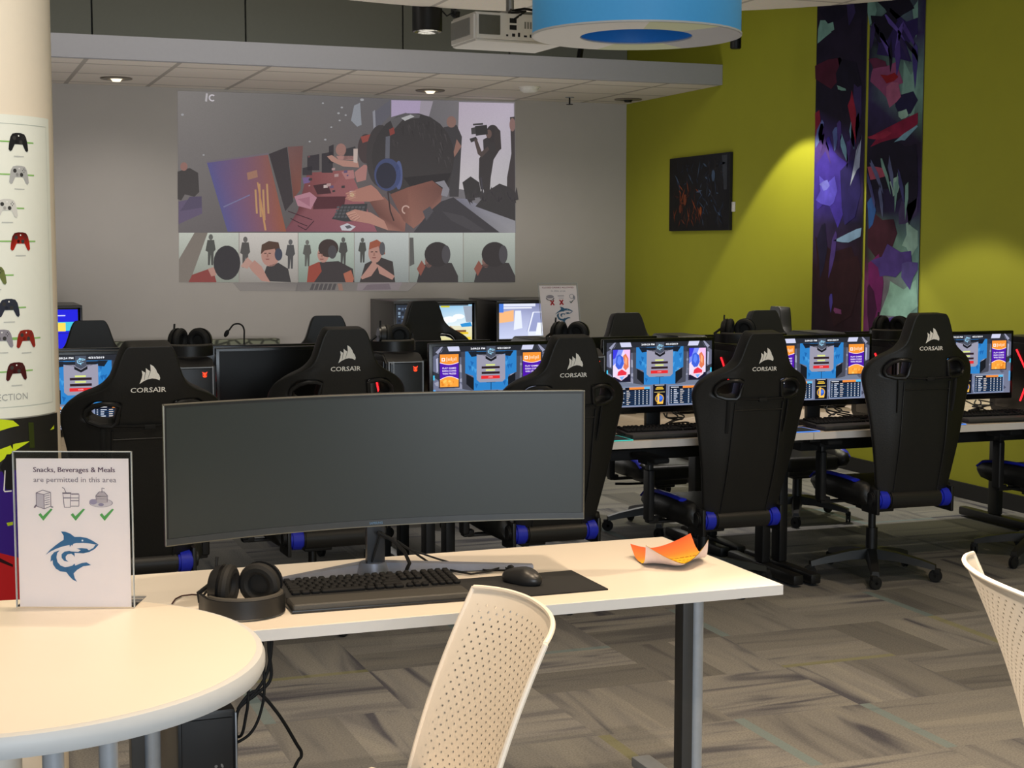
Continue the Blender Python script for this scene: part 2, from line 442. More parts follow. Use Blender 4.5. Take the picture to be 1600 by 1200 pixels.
# ------------------------------------------------------------------ posters wrapped on the column
# angle of arc: 0 faces the viewer along -y; positive turns towards +x
def col_fn(r):
    return lambda x, y, l: (PCX+(r+l)*math.sin(x/r), PCY-(r+l)*math.cos(x/r), y)
def col_of_px(px, py):       # photo spot -> (arc, height) on the column
    d = ray(px, py); d2 = Vector((d.x, d.y)); o = Vector((-PCX, -PCY)); R = PCR+0.004
    A = d2.dot(d2); B = 2*o.dot(d2); Cc = o.dot(o)-R*R; D = B*B-4*A*Cc
    if D < 0:
        t = -B/(2*A)
    else: t = (-B-math.sqrt(D))/(2*A)
    x, y = d.x*t-PCX, d.y*t-PCY
    return (math.atan2(x, -y)*R, EYE+d.z*t)
PAPER = mat('poster_paper', (226, 230, 222), 0.55, var=0.02)
def wrap_sheet(mb, x0, x1, z0, z1, r, th=0.0015, n=64):
    ro = [];
    for rr in (r, r+th):
        ro.append([[(PCX+rr*math.sin((x0+(x1-x0)*k/n)/r), PCY-rr*math.cos((x0+(x1-x0)*k/n)/r), z) for k in range(n+1)] for z in (z0, z1)])
    for g in ro: mb.grid(g)
    a, b = ro
    mb.grid([a[0], b[0]]); mb.grid([a[1], b[1]])
    mb.grid([[a[0][0], a[1][0]], [b[0][0], b[1][0]]]); mb.grid([[a[0][-1], a[1][-1]], [b[0][-1], b[1][-1]]])
    return mb
x1, zt = col_of_px(75, 186); _, zb = col_of_px(79, 645)
xe = x1
poster = thing('controller_poster', 'white poster of game controllers in rows, wrapped round the white column', 'poster', (0, 0, 0))
wrap_sheet(MB(), xe-0.60, xe, zb, zt, PCR+0.0025).build('sheet', PAPER, poster)
A = Art()
def controller(A, cx, cy, w, c1, c2=None, dot=(60, 60, 60)):
    """front view of a game controller, y up"""
    c2 = c2 or c1
    h = w*0.8
    P = [(-.30, .42), (-.12, .47), (.12, .47), (.30, .42), (.40, .25), (.47, -.08), (.50, -.40), (.43, -.50), (.34, -.44), (.20, -.12), (-.20, -.12), (-.34, -.44), (-.43, -.50), (-.50, -.40), (-.47, -.08), (-.40, .25)]
    cols = [c1 if y > 0 else c2 for x, y in P]
    A.grad([(cx+x*w, cy+y*h) for x, y in P], cols, 2)
    A.ell(cx-.22*w, cy+.20*h, .085*w, .085*w, dot, 12, l=3); A.ell(cx+.11*w, cy+.0*h, .085*w, .085*w, dot, 12, l=3)
    A.ell(cx-.11*w, cy+.0*h, .07*w, .07*w, tuple(int(v*.8) for v in c1), 10, l=3)
    for dx, dy in ((0, .07), (0, -.07), (.06, 0), (-.06, 0)): A.ell(cx+(.24+dx)*w, cy+.22*h+dy*w, .025*w, .025*w, dot, 8, l=3)
    A.ell(cx, cy+.32*h, .035*w, .035*w, (230, 230, 230), 10, l=3)
rows = [(222, (29, (35, 35, 38)), ( -30, (60, 75, 60))), (273, (30, (172, 174, 176)), (-32, (80, 100, 70))), (325, (11, (205, 206, 204)), None), (377, (32, (75, 22, 20)), (-28, (70, 150, 160))),
        (430, (-7, (108, 118, 70)), None), (481, (14, (48, 52, 66)), None), (529, (41, (140, 42, 34)), (3, (140, 138, 150))), (580, (26, (72, 26, 28)), None)]
for py, main, second in rows:
    for it in (main, second):
        if not it: continue
        x, z = col_of_px(max(it[0], 2), py); 
        if it[0] < 2: x += (it[0]-2)/2402.8*4.6*1.05
        A.rect(x-0.09, z-0.002, x+0.055, z+0.002, (140, 190, 110), 1)
        controller(A, x, z, 0.066, it[1], (170, 40, 30) if it[1] == (75, 22, 20) else None)
        A.rect(x-0.017, z-0.041, x+0.017, z-0.038, (190, 194, 192), 1)
    for k in range(1, 4):
        x, z = col_of_px(5, py); controller(A, x-0.10*k-0.03, z, 0.066, random.choice([(60, 80, 120), (120, 120, 125), (40, 42, 46), (150, 60, 40)]))
x, z = col_of_px(43, 617)
A.text('COLLECTION', x, z-0.011, 0.019, (160, 164, 164), 'R', l=1)
for (xa, xb) in ((xe-0.58, xe-0.02),):
    zt2, zb2 = zt-0.025, zb+0.03
    n = 24
    for zz in (zt2, zb2):
        for k in range(n): A.rect(xa+(xb-xa)*k/n, zz, xa+(xb-xa)*(k+1)/n, zz+0.0016, (196, 204, 198), 1)
    for xx in (xa, xb): A.rect(xx, zb2, xx+0.0016, zt2, (196, 204, 198), 1)
A.strips(.02).build('printed_controllers', art_mat('print_matte', 0.0, 0.95), col_fn(PCR+0.0045), poster, 0.0003)

shard = thing('abstract_poster', 'dark poster of lime and purple shards with red foot, low on the column', 'poster', (0, 0, 0))
z1 = zb-0.004; z0 = 0.52
wrap_sheet(MB(), xe-0.60, xe+0.012, z0, z1, PCR+0.0025, 0.0016).build('sheet', mat('poster_black', (24, 24, 24), 0.5), shard)
A = Art()
def cp(px, py): return col_of_px(max(px, 0), py) if px >= 0 else (col_of_px(0, py)[0]+px/2402.8*4.7, col_of_px(0, py)[1])
def cpoly(P, c, l): A.poly([cp(*p) for p in P], c, None, l)
def band(yA, yB, c, l, n=16):
    zA, zB_ = cp(20, yA)[1], cp(20, yB)[1]
    for k in range(n):
        a, b = xe-0.6+0.612*k/n, xe-0.6+0.612*(k+1)/n
        A.rect(a, zB_, b, zA, c, l)
band(735, 960, (52, 28, 120), 1)
cpoly([(-60, 655), (0, 655), (20, 657), (30, 665), (16, 668), (0, 673), (-60, 680)], (200, 222, 40), 2)
cpoly([(-60, 735), (0, 722), (20, 706), (47, 689), (24, 693), (0, 702), (-60, 708)], (200, 222, 40), 2)
cpoly([(78, 672), (84, 664), (84, 670)], (200, 222, 40), 2)
cpoly([(44, 660), (52, 660), (54, 700), (46, 700)], (52, 62, 24), 2)
cpoly([(0, 730), (20, 690), (20, 765), (9, 765), (5, 740)], (24, 24, 26), 2)
cpoly([(5, 766), (9, 767), (18, 766), (18, 768), (7, 769)], (220, 220, 220), 3)
cpoly([(7, 735), (8.5, 735), (7, 768), (5, 766)], (220, 220, 220), 3)
cpoly([(10, 817), (20, 815), (20, 820), (12, 822)], (160, 180, 40), 2)
cpoly([(-60, 858), (0, 864), (40, 874), (84, 880), (84, 960), (-60, 960)], (170, 30, 34), 2)
cpoly([(-60, 866), (0, 872), (20, 882), (20, 886), (0, 878), (-60, 872)], (40, 16, 22), 3)
A.strips(.02).build('printed_shards', MATS['print_matte'], col_fn(PCR+0.0045), shard, 0.0003)

# ------------------------------------------------------------------ projected picture on the back wall
LIT = art_mat('projected_light', 0.72, 0.35, 0.8, 0.06, 240)
def pj(x, y):       # spot of the picture -> place on the wall
    p = on_y(240+.375*x, 120+.375*y, YB); return p.x, p.z
def wall_fn(x, y, l): return (x, YB-0.003-l, y)
proj = thing('projected_picture', 'large projected video of esports players at desks on the grey wall', 'projection', (0, 0, 0))
A = Art()
def wash(c):            # projected light never gets darker or richer than the lit wall allows
    g = (c[0]+c[1]+c[2])/3
    return tuple((v*.84+g*.16)*.80+t*.20 for v, t in zip(c, (118, 112, 110)))
def P(pts, c, l): A.poly([pj(*p) for p in pts], wash(c), None, l)
def G(pts, cs, l): A.grad([pj(*p) for p in pts], [wash(c) for c in cs], l)
def E_(cx, cy, rx, ry, c, l, rot=0.0):
    P([(cx+rx*math.cos(a)*math.cos(rot)-ry*math.sin(a)*math.sin(rot), cy+rx*math.cos(a)*math.sin(rot)+ry*math.sin(a)*math.cos(rot)) for a in [2*PI*k/22 for k in range(22)]], c, l)
W_ = (140, 135, 132)
G([(100, 58), (560, 72), (560, 650), (103, 650)], [W_, (118, 115, 113), (92, 86, 88), (106, 100, 102)], 0)
G([(560, 72), (990, 92), (990, 650), (560, 650)], [(118, 115, 113), (104, 102, 108), (88, 76, 80), (92, 86, 88)], 0)
G([(990, 92), (1505, 105), (1508, 650), (990, 650)], [(104, 102, 108), (140, 135, 140), (128, 126, 134), (88, 76, 80)], 0)
SKN, SKD, BLK, NVY = (196, 138, 122), (150, 98, 84), (58, 55, 57), (70, 72, 82)
# bright doorways at right
G([(1272, 105), (1500, 111), (1505, 430), (1480, 510), (1262, 465)], [(206, 190, 216), (214, 200, 226), (222, 220, 222), (200, 200, 202), (214, 208, 214)], 1)
G([(990, 97), (1112, 100), (1106, 172), (1050, 150), (990, 168)], [(190, 170, 214)]*5, 1)
G([(1112, 100), (1164, 102), (1140, 190), (1105, 172)], [(172, 162, 180)]*4, 1)
P([(915, 150), (985, 96), (985, 160), (925, 226), (915, 226)], (98, 98, 112), 1)
P([(912, 145), (922, 138), (926, 226), (916, 226)], (150, 152, 166), 2)
P([(835, 120), (860, 108), (866, 200), (848, 208), (822, 182)], (152, 158, 170), 1)
for x, y, r in ((770, 152, 10), (784, 128, 9), (800, 160, 8), (868, 96, 14), (775, 182, 8), (120, 158, 11), (232, 88, 7), (705, 110, 8), (740, 210, 8), (650, 270, 8), (715, 262, 9), (208, 326, 8)): E_(x, y, r*.55, r*.4, (176, 178, 184), 1)
P([(218, 68), (226, 70), (222, 104), (214, 102)], (206, 200, 206), 1); A.ring(*pj(244, 88), .018, .030, (206, 200, 206), .8, 5.4, 14, l=1)
# far left spectators and floor
P([(104, 520), (200, 500), (202, 570), (104, 614)], (98, 84, 118), 1); P([(150, 500), (200, 498), (200, 545), (110, 560)], (84, 74, 104), 2)
P([(100, 395), (150, 380), (185, 400), (190, 480), (170, 500), (130, 490), (115, 515), (100, 510)], (66, 62, 62), 1); E_(126, 374, 15, 18, (160, 110, 100), 2)
# glowing monitor backs
G([(220, 352), (475, 320), (552, 645), (308, 645)], [(84, 84, 156), (150, 88, 82), (166, 84, 56), (84, 82, 152)], 2)
P([(218, 352), (478, 317), (480, 324), (221, 359)], (118, 108, 120), 3)
G([(388, 400), (430, 388), (434, 418), (392, 430)], [(176, 120, 96)]*4, 3)
for k in range(4): P([(420+k*16, 470-(k % 2)*24), (428+k*16, 470-(k % 2)*24), (434+k*16, 570+(k % 3)*14), (426+k*16, 570+(k % 3)*14)], (206, 150, 96), 3)
P([(430, 440), (436, 440), (470, 640), (462, 640)], (214, 150, 90), 3)
P([(290, 540), (400, 490), (402, 494), (292, 545)], (120, 118, 170), 3)
G([(558, 292), (622, 288), (612, 470), (582, 508)], [(124, 84, 82), (120, 78, 76), (136, 74, 62), (126, 66, 56)], 2)
P([(480, 322), (556, 292), (582, 520), (548, 560)], (60, 54, 58), 1)
# red table, towels, keyboards
G([(640, 400), (818, 388), (930, 645), (545, 645), (600, 560)], [(140, 66, 70), (166, 92, 92), (158, 84, 100), (128, 66, 80), (110, 50, 58)], 1)
P([(668, 500), (800, 498), (792, 548), (664, 552)], (86, 42, 50), 2)
P([(586, 498), (650, 480), (680, 504), (655, 552), (600, 538)], (196, 128, 148), 3); P([(600, 510), (650, 500), (650, 540)], (176, 106, 128), 4)
P([(742, 592), (786, 532), (890, 528), (884, 596), (800, 604)], (56, 58, 62), 3)
P([(664, 452), (724, 444), (740, 486), (682, 490)], (70, 40, 46), 3)
P([(776, 622), (806, 610), (842, 624), (820, 642), (784, 640)], (206, 206, 216), 3); P([(796, 622), (816, 618), (826, 628), (806, 634)], (90, 90, 100), 4)
P([(782, 396), (832, 388), (838, 422), (800, 428)], (188, 120, 120), 2); P([(620, 420), (650, 418), (652, 440), (624, 446)], (120, 90, 150), 2)
for x, y, w, h in ((640, 330, 50, 60), (700, 320, 46, 80), (620, 380, 40, 30), (730, 290, 20, 70)): P([(x, y), (x+w, y-8), (x+w, y+h), (x, y+h)], (56, 52, 58), 2)
# row of players beyond
E_(780, 304, 22, 26, (170, 118, 108), 3); P([(800, 300), (840, 290), (846, 340), (790, 346)], (60, 58, 62), 3)
P([(722, 332), (742, 326), (770, 346), (850, 352), (856, 378), (790, 374), (740, 352)], SKN, 4)
P([(760, 330), (838, 330), (840, 346), (770, 346)], (190, 130, 122), 3)
P([(832, 300), (850, 300), (848, 360), (832, 356)], (214, 190, 180), 5)
E_(884, 300, 34, 62, (72, 60, 62), 4); P([(862, 250), (908, 238), (912, 262), (870, 276)], (166, 70, 62), 5)
P([(836, 398), (876, 366), (890, 370), (884, 430), (846, 440)], (186, 122, 116), 5)
# main player seen from behind
P([(840, 470), (905, 450), (930, 470), (960, 510), (900, 520), (830, 520), (796, 508)], (186, 120, 104), 6); E_(826, 492, 9, 9, (226, 200, 150), 7)
P([(800, 568), (838, 552), (905, 566), (960, 600), (978, 640), (900, 612), (820, 598)], (196, 134, 116), 6)
G([(890, 505), (960, 500), (1050, 600), (1046, 645), (980, 640), (930, 570)], [(120, 72, 64), (150, 94, 82), (160, 100, 86), (140, 86, 76), (170, 110, 96), (110, 66, 60)], 5)
E_(1080, 335, 172, 184, BLK, 7); E_(945, 330, 60, 130, (64, 60, 62), 6); P([(1040, 420), (1240, 400), (1226, 480), (1100, 500)], BLK, 7)
G([(985, 490), (1060, 460), (1160, 432), (1206, 470), (1190, 545), (1082, 632), (1040, 600)], [(130, 78, 68), (140, 84, 72), (130, 78, 68), (112, 70, 64), (160, 104, 92), (156, 100, 86), (130, 80, 70)], 8)
P([(1082, 648), (1150, 560), (1196, 520), (1248, 502), (1440, 648)], (60, 58, 64), 9); P([(1172, 440), (1210, 432), (1232, 470), (1222, 500), (1196, 494), (1204, 462)], (140, 138, 150), 9)
P([(985, 178), (1060, 152), (1110, 158), (1106, 172), (1040, 176), (1000, 220)], (96, 94, 98), 8); P([(1030, 172), (1070, 158), (1086, 166), (1046, 184)], (196, 196, 200), 9)
P([(980, 220), (1000, 210), (1004, 236), (984, 246)], (150, 60, 54), 9); P([(966, 250), (984, 246), (982, 340), (964, 340)], (96, 98, 112), 8)
E_(974, 408, 56, 68, (62, 74, 122), 9); E_(968, 412, 42, 54, (44, 46, 62), 10); E_(1020, 410, 16, 60, (78, 92, 150), 9)
A.line([pj(975, 480), pj(985, 560), pj(1000, 600)], .012, (70, 60, 60), 10); A.ring(*pj(1050, 554), .028, .04, (190, 160, 150), 0.5, 4.5, 12, l=10)
# camera crew and rocks at right
P([(1208, 210), (1262, 200), (1284, 250), (1280, 320), (1270, 500), (1232, 500), (1228, 350), (1212, 330)], (64, 62, 66), 3); E_(1240, 188, 20, 24, (150, 110, 100), 4); P([(1262, 260), (1282, 290), (1246, 345), (1222, 340), (1250, 310)], (160, 110, 96), 5)
P([(1372, 262), (1400, 246), (1440, 262), (1444, 300), (1416, 345), (1404, 420), (1398, 505), (1382, 508), (1374, 470), (1362, 470), (1354, 420), (1356, 340), (1374, 310)], (60, 56, 58), 3)
E_(1412, 236, 27, 36, (58, 53, 55), 3.2); P([(1422, 205), (1444, 225), (1448, 300), (1426, 320), (1418, 260)], (62, 56, 57), 3.3); E_(1396, 238, 12, 18, (110, 84, 78), 3.4)
P([(1338, 206), (1388, 200), (1392, 240), (1342, 246)], (52, 50, 52), 3.5); P([(1322, 214), (1340, 210), (1342, 238), (1324, 240)], (70, 68, 70), 3.5); P([(1330, 196), (1372, 192), (1372, 200), (1330, 203)], (64, 62, 64), 3.5); P([(1316, 258), (1342, 250), (1350, 262), (1322, 274)], (56, 54, 56), 3.5)
P([(1334, 262), (1346, 258), (1366, 312), (1392, 290), (1398, 304), (1366, 336), (1350, 322)], (84, 70, 68), 3.6); P([(1360, 420), (1366, 420), (1376, 505), (1370, 506)], (66, 64, 76), 3.6)
P([(1484, 168), (1504, 166), (1506, 560), (1470, 560), (1472, 420), (1490, 320)], (66, 60, 62), 3); E_(1494, 200, 12, 28, (150, 110, 104), 4)
P([(1286, 440), (1320, 415), (1356, 440), (1366, 500), (1300, 510)], (56, 54, 56), 4); P([(1400, 470), (1440, 445), (1480, 460), (1506, 480), (1506, 600), (1340, 540)], (58, 56, 58), 4)
G([(1236, 508), (1300, 508), (1506, 600), (1506, 650), (1432, 648), (1260, 530)], [(120, 120, 140), (130, 130, 150), (150, 150, 160), (156, 156, 164), (140, 140, 150), (110, 110, 128)], 3)
random.seed(12)
for k in range(46):      # hair
    a = random.uniform(-2.6, .2); r0 = random.uniform(.55, .95); x, y = 1085+165*r0*math.cos(a), 330+178*r0*math.sin(a)
    P([(x, y), (x+random.uniform(4, 9), y+2), (x+random.uniform(4, 16), y+random.uniform(20, 46))], random.choice([(66, 62, 64), (52, 49, 51), (74, 70, 72)]), 7.5)
for k in range(4):       # fingers on the keyboard and mouse
    P([(806+k*10, 570+k*8), (838+k*6, 560+k*6), (842+k*6, 568+k*6), (806+k*10, 578+k*8)], (212, 150, 130), 7); P([(806+k*10, 578+k*8), (842+k*6, 568+k*6), (842+k*6, 570+k*6), (806+k*10, 580+k*8)], (140, 88, 78), 7.5)
    P([(800+k*4, 484+k*8), (840, 474+k*8), (842, 479+k*8), (800+k*4, 490+k*8)], (204, 138, 118), 7)
for r in range(4):
    for q in range(8): P([(764+q*15+r*-4, 540+r*13), (775+q*15+r*-4, 539+r*13), (773+q*15+r*-4, 548+r*13), (762+q*15+r*-4, 549+r*13)], (84, 86, 92), 3.5)
for k in range(14):      # clutter on the far table
    x, y = random.uniform(640, 830), random.uniform(300, 480); w = random.uniform(6, 20)
    P([(x, y), (x+w, y-2), (x+w, y+w*.6), (x, y+w*.7)], random.choice([(60, 54, 58), (190, 150, 150), (120, 70, 76), (98, 80, 120), (214, 190, 186)]), 3.2)
for k in range(22): P([(1300+k*9.5, 500+20*math.sin(k)), (1312+k*9.5, 480+24*math.sin(k*1.7)), (1320+k*9.5, 520+16*math.cos(k))], (60, 57, 60), 4.5)
for x0, y0, x1, y1 in ((560, 560, 660, 596), (570, 590, 640, 622), (600, 620, 668, 600)): A.line([pj(x0, y0), pj((x0+x1)/2, y0+18), pj(x1, y1)], .007, (70, 50, 56), 3)
P([(1120, 560), (1150, 540), (1165, 560), (1135, 600)], (78, 76, 84), 9.5); P([(1200, 560), (1290, 580), (1380, 640), (1330, 645), (1240, 600)], (70, 68, 74), 9.5)
A.build('main_view', LIT, wall_fn, proj, 0.0006)
# six small views along the bottom
def figure(A, cx, cy, s, c, l):       # standing figure
    P([(cx-14*s, cy), (cx+14*s, cy), (cx+20*s, cy+40*s), (cx+12*s, cy+50*s), (cx+10*s, cy+105*s), (cx+2*s, cy+105*s), (cx, cy+60*s), (cx-4*s, cy+105*s), (cx-12*s, cy+105*s), (cx-12*s, cy+50*s), (cx-22*s, cy+44*s)], c, l)
    E_(cx, cy-12*s, 9*s, 12*s, tuple(int(v*1.25) for v in c), l)
edges = [104, 356, 602, 836, 1064, 1290, 1507]
BG = [(206, 214, 200), (220, 214, 206), (196, 214, 200), (204, 214, 212), (200, 212, 204), (196, 208, 198)]
for i in range(6):
    A = Art(); a, b = edges[i]+1.5, edges[i+1]-1.5
    G([(a, 650), (b, 650), (b, 856), (a, 856)], [BG[i], BG[i], tuple(v-60 for v in BG[i]), tuple(v-66 for v in BG[i])], 0)
    if i == 0:
        P([(a, 760), (170, 650), (225, 650), (150, 856), (a, 856)], (128, 118, 108), 1); figure(A, 238, 680, 1.0, (76, 78, 74), 2)
        E_(305, 775, 56, 72, (52, 50, 54), 3); P([(145, 856), (160, 825), (245, 795), (262, 856)], (150, 60, 56), 3); P([(225, 800), (250, 793), (262, 826), (240, 832)], SKN, 4)
    elif i == 1:
        figure(A, 382, 690, 1.0, (80, 78, 76), 1); figure(A, 570, 700, .95, (76, 76, 78), 1)
        P([(450, 850), (470, 790), (520, 775), (560, 800), (572, 856)], (58, 56, 58), 3); E_(486, 745, 38, 46, SKN, 3); P([(446, 740), (450, 700), (480, 684), (520, 690), (532, 740), (516, 750), (504, 716), (462, 724)], (84, 58, 48), 4)
        E_(520, 740, 16, 26, (60, 66, 86), 5); P([(396, 790), (420, 764), (450, 790), (470, 830), (486, 856), (450, 850), (410, 810)], SKN, 5); P([(362, 790), (390, 752), (412, 772), (390, 800)], (200, 150, 134), 5)
    elif i == 2:
        figure(A, 640, 700, .85, (88, 88, 84), 1); figure(A, 790, 690, .9, (72, 72, 70), 1)
        P([(640, 856), (652, 790), (690, 772), (770, 768), (830, 800), (836, 856)], (60, 54, 56), 2); P([(638, 856), (645, 790), (690, 770), (700, 810), (668, 856)], (166, 64, 50), 3); P([(790, 820), (822, 805), (834, 840), (830, 856), (800, 856)], (190, 100, 74), 3)
        E_(706, 740, 24, 34, SKN, 3); E_(728, 714, 42, 38, (62, 50, 48), 4); E_(744, 730, 18, 28, (72, 70, 74), 5)
    elif i == 3:
        figure(A, 870, 690, .8, (72, 74, 70), 1); P([(858, 856), (880, 780), (940, 750), (996, 770), (1006, 856)], (60, 54, 54), 2)
        E_(922, 735, 28, 40, SKN, 3); P([(896, 720), (900, 690), (930, 678), (962, 700), (964, 740), (948, 740), (936, 706)], (170, 80, 54), 4); E_(952, 716, 12, 28, (84, 84, 90), 5)
        P([(862, 836), (890, 800), (918, 762), (934, 790), (906, 830), (868, 844)], SKN, 4); P([(930, 780), (960, 800), (1004, 830), (994, 846), (940, 820)], SKN, 4)
    else:
        cx = 1182 if i == 4 else 1420
        P([(cx-86, 856), (cx-70, 790), (cx-20, 770), (cx+60, 776), (cx+86, 830), (cx+86, 856)], (58, 54, 56), 2); E_(cx, 740, 54, 52, (52, 48, 50), 3); E_(cx+36, 740, 18, 38, (74, 72, 78), 4)
        E_(cx-36, 770, 16, 26, (140, 96, 86), 2); P([(cx-86, 800), (cx-66, 765), (cx-50, 790), (cx-70, 830)], (150, 78, 64), 3)
        if i == 4: P([(1066, 670), (1082, 670), (1086, 780), (1066, 790)], (90, 90, 88), 1)
    fx = {1: (474, 738, 1), 2: (700, 738, 1), 3: (918, 732, 1)}.get(i)
    if fx:
        x, y, _ = fx
        P([(x-14, y-4), (x-4, y-5), (x-4, y-1), (x-14, y)], (70, 48, 44), 6); P([(x+4, y-5), (x+14, y-4), (x+14, y), (x+4, y-1)], (70, 48, 44), 6)
        P([(x-2, y), (x+3, y), (x+4, y+14), (x-4, y+14)], (170, 112, 96), 6); P([(x-9, y+20), (x+9, y+20), (x+6, y+24), (x-6, y+24)], (140, 76, 70), 6)
    A.build('inset_view', LIT, wall_fn, proj, 0.0006)
A = Art()
LW = (134, 127, 121)
G([(330, 858), (600, 858), (600, 892), (360, 892)], [LW, (116, 110, 107), LW, LW], 0)
G([(600, 856), (1100, 857), (1060, 893), (590, 893)], [(110, 104, 102), LW, LW, (118, 112, 108)], 0)
for k in range(6): P([(660+k*18, 862), (672+k*18, 862), (664+k*18, 888), (650+k*18, 888)], (78, 74, 76), 1)
P([(850, 860), (1036, 856), (1020, 888), (846, 890)], (140, 128, 132), 1); P([(890, 866), (980, 862), (990, 886), (870, 888)], (118, 104, 112), 2); P([(766, 862), (784, 862), (790, 890), (772, 890)], (156, 112, 96), 1)
A.build('lower_edge_view', LIT, wall_fn, proj, 0.0006)
# ------------------------------------------------------------------ wall banners and picture on the green wall
def xw_fn(X):
    return lambda x, y, l: (X-l, x, y)          # art x = world y, art y = height
PRINT = art_mat('printed_vinyl', 0.0, 1.0, 0.5, 0.22, 9)
def bpt(px, py):
    p = on_x(px, py, XR); return p.y, p.z
def shard_art(A, spec):
    for l, (c, P) in enumerate(spec): A.poly([bpt(*p) for p in P], c, None, 1+l)
NV, ND, PU, PD, CR, MG, TE, TL, IN, MA = (22, 19, 38), (33, 26, 46), (70, 52, 122), (50, 40, 84), (120, 24, 56), (104, 30, 92), (112, 150, 142), (140, 172, 160), (60, 46, 150), (40, 20, 30)
random.seed(21)
def jag(A, cx, cy, w, h, c, l, n=7, ang=0.0, inside=None):
    pts = []
    for k in range(n):
        a = 2*PI*k/n+random.uniform(-.25, .25); r = random.uniform(.45, 1.0) if k % 2 else random.uniform(.9, 1.25)
        x, y = w*r*math.cos(a), h*r*math.sin(a)
        x, y = x*math.cos(ang)-y*math.sin(ang), x*math.sin(ang)+y*math.cos(ang)
        x, y = cx+x, cy+y
        if inside: x = min(max(x, inside[0]), inside[1]); y = min(max(y, inside[2]), inside[3])
        pts.append((x, y))
    A.poly([bpt(*p) for p in pts], c, None, l)
def banner(label, quad, base, build):
    t = thing('wall_banner', label, 'banner', (0, 0, 0), 0, 'tall printed banner strips on the green wall')
    (y0, y1) = max(bpt(*quad[0])[0], bpt(*quad[3])[0]), min(bpt(*quad[1])[0], bpt(*quad[2])[0])
    y0, y1 = bpt(quad[0][0], 250)[0], bpt(quad[1][0], 250)[0]
    zt, zb = 3.42, bpt(quad[2][0], 530)[1]-0.1
    MB().box((XR-0.004, (y0+y1)/2, (zt+zb)/2), (0.006, y0-y1, zt-zb)).build('backing', mat('banner_backing', (70, 66, 80), .6), t, smooth=False)
    A = Art(); n = len(base)
    for k in range(n-1):
        za, zb2 = bpt((quad[0][0]+quad[1][0])/2, base[k][0])[1], bpt((quad[0][0]+quad[1][0])/2, base[k+1][0])[1]
        if k == 0: za = zt
        if k == n-2: zb2 = zb
        c0, c1 = base[k][1], base[k+1][1]
        A.grad([(y0, za), (y1, za), (y1, zb2), (y0, zb2)], [c0[0], c0[1], c1[1], c1[0]], 0)
    build(A, (max(quad[0][0], quad[3][0])+1, min(quad[1][0], quad[2][0])-1, -20, 520))
    A.build('printed_art', PRINT, xw_fn(XR-0.0075), t, 0.0004)
def left_art(A, ins):
    j = lambda *a, **k: jag(A, *a, inside=ins, **k)
    j(1290, 45, 13, 22, TE, 1, ang=.4); j(1330, 60, 30, 50, ND, 2); j(1300, 20, 22, 16, NV, 2); j(1330, 12, 7, 26, PD, 3)
    j(1300, 115, 26, 26, (70, 24, 44), 2); j(1325, 130, 20, 46, NV, 3); j(1340, 170, 9, 60, PD, 4, ang=.1); j(1315, 138, 8, 4, TE, 5, ang=.5)
    j(1278, 195, 6, 26, (132, 30, 56), 3); j(1282, 210, 5, 26, (92, 104, 170), 4, ang=.2); j(1334, 180, 5, 50, (134, 30, 52), 5, ang=-.12)
    for k in range(9): j(1285+k*7, 215+random.uniform(-20, 20), 4, 24, random.choice([(84, 100, 160), PU, IN, (110, 150, 176)]), 4, ang=random.uniform(-.5, .3))
    j(1300, 290, 34, 56, IN, 3, n=11); j(1292, 300, 18, 26, (84, 74, 200), 5, n=9); j(1290, 290, 8, 9, (110, 110, 215), 6); j(1330, 300, 18, 50, (38, 32, 92), 4)
    j(1342, 250, 5, 40, (150, 160, 190), 6, ang=.25)
    j(1300, 430, 40, 80, MA, 2, n=9); j(1330, 370, 26, 8, (120, 150, 190), 5, ang=-.4); j(1302, 400, 4, 40, PU, 5, ang=.15); j(1318, 450, 30, 70, (44, 22, 30), 3)
    j(1286, 390, 8, 40, (30, 26, 54), 4); j(1300, 470, 3, 16, (70, 60, 150), 6); j(1310, 486, 8, 5, (116, 60, 110), 6, ang=.6)
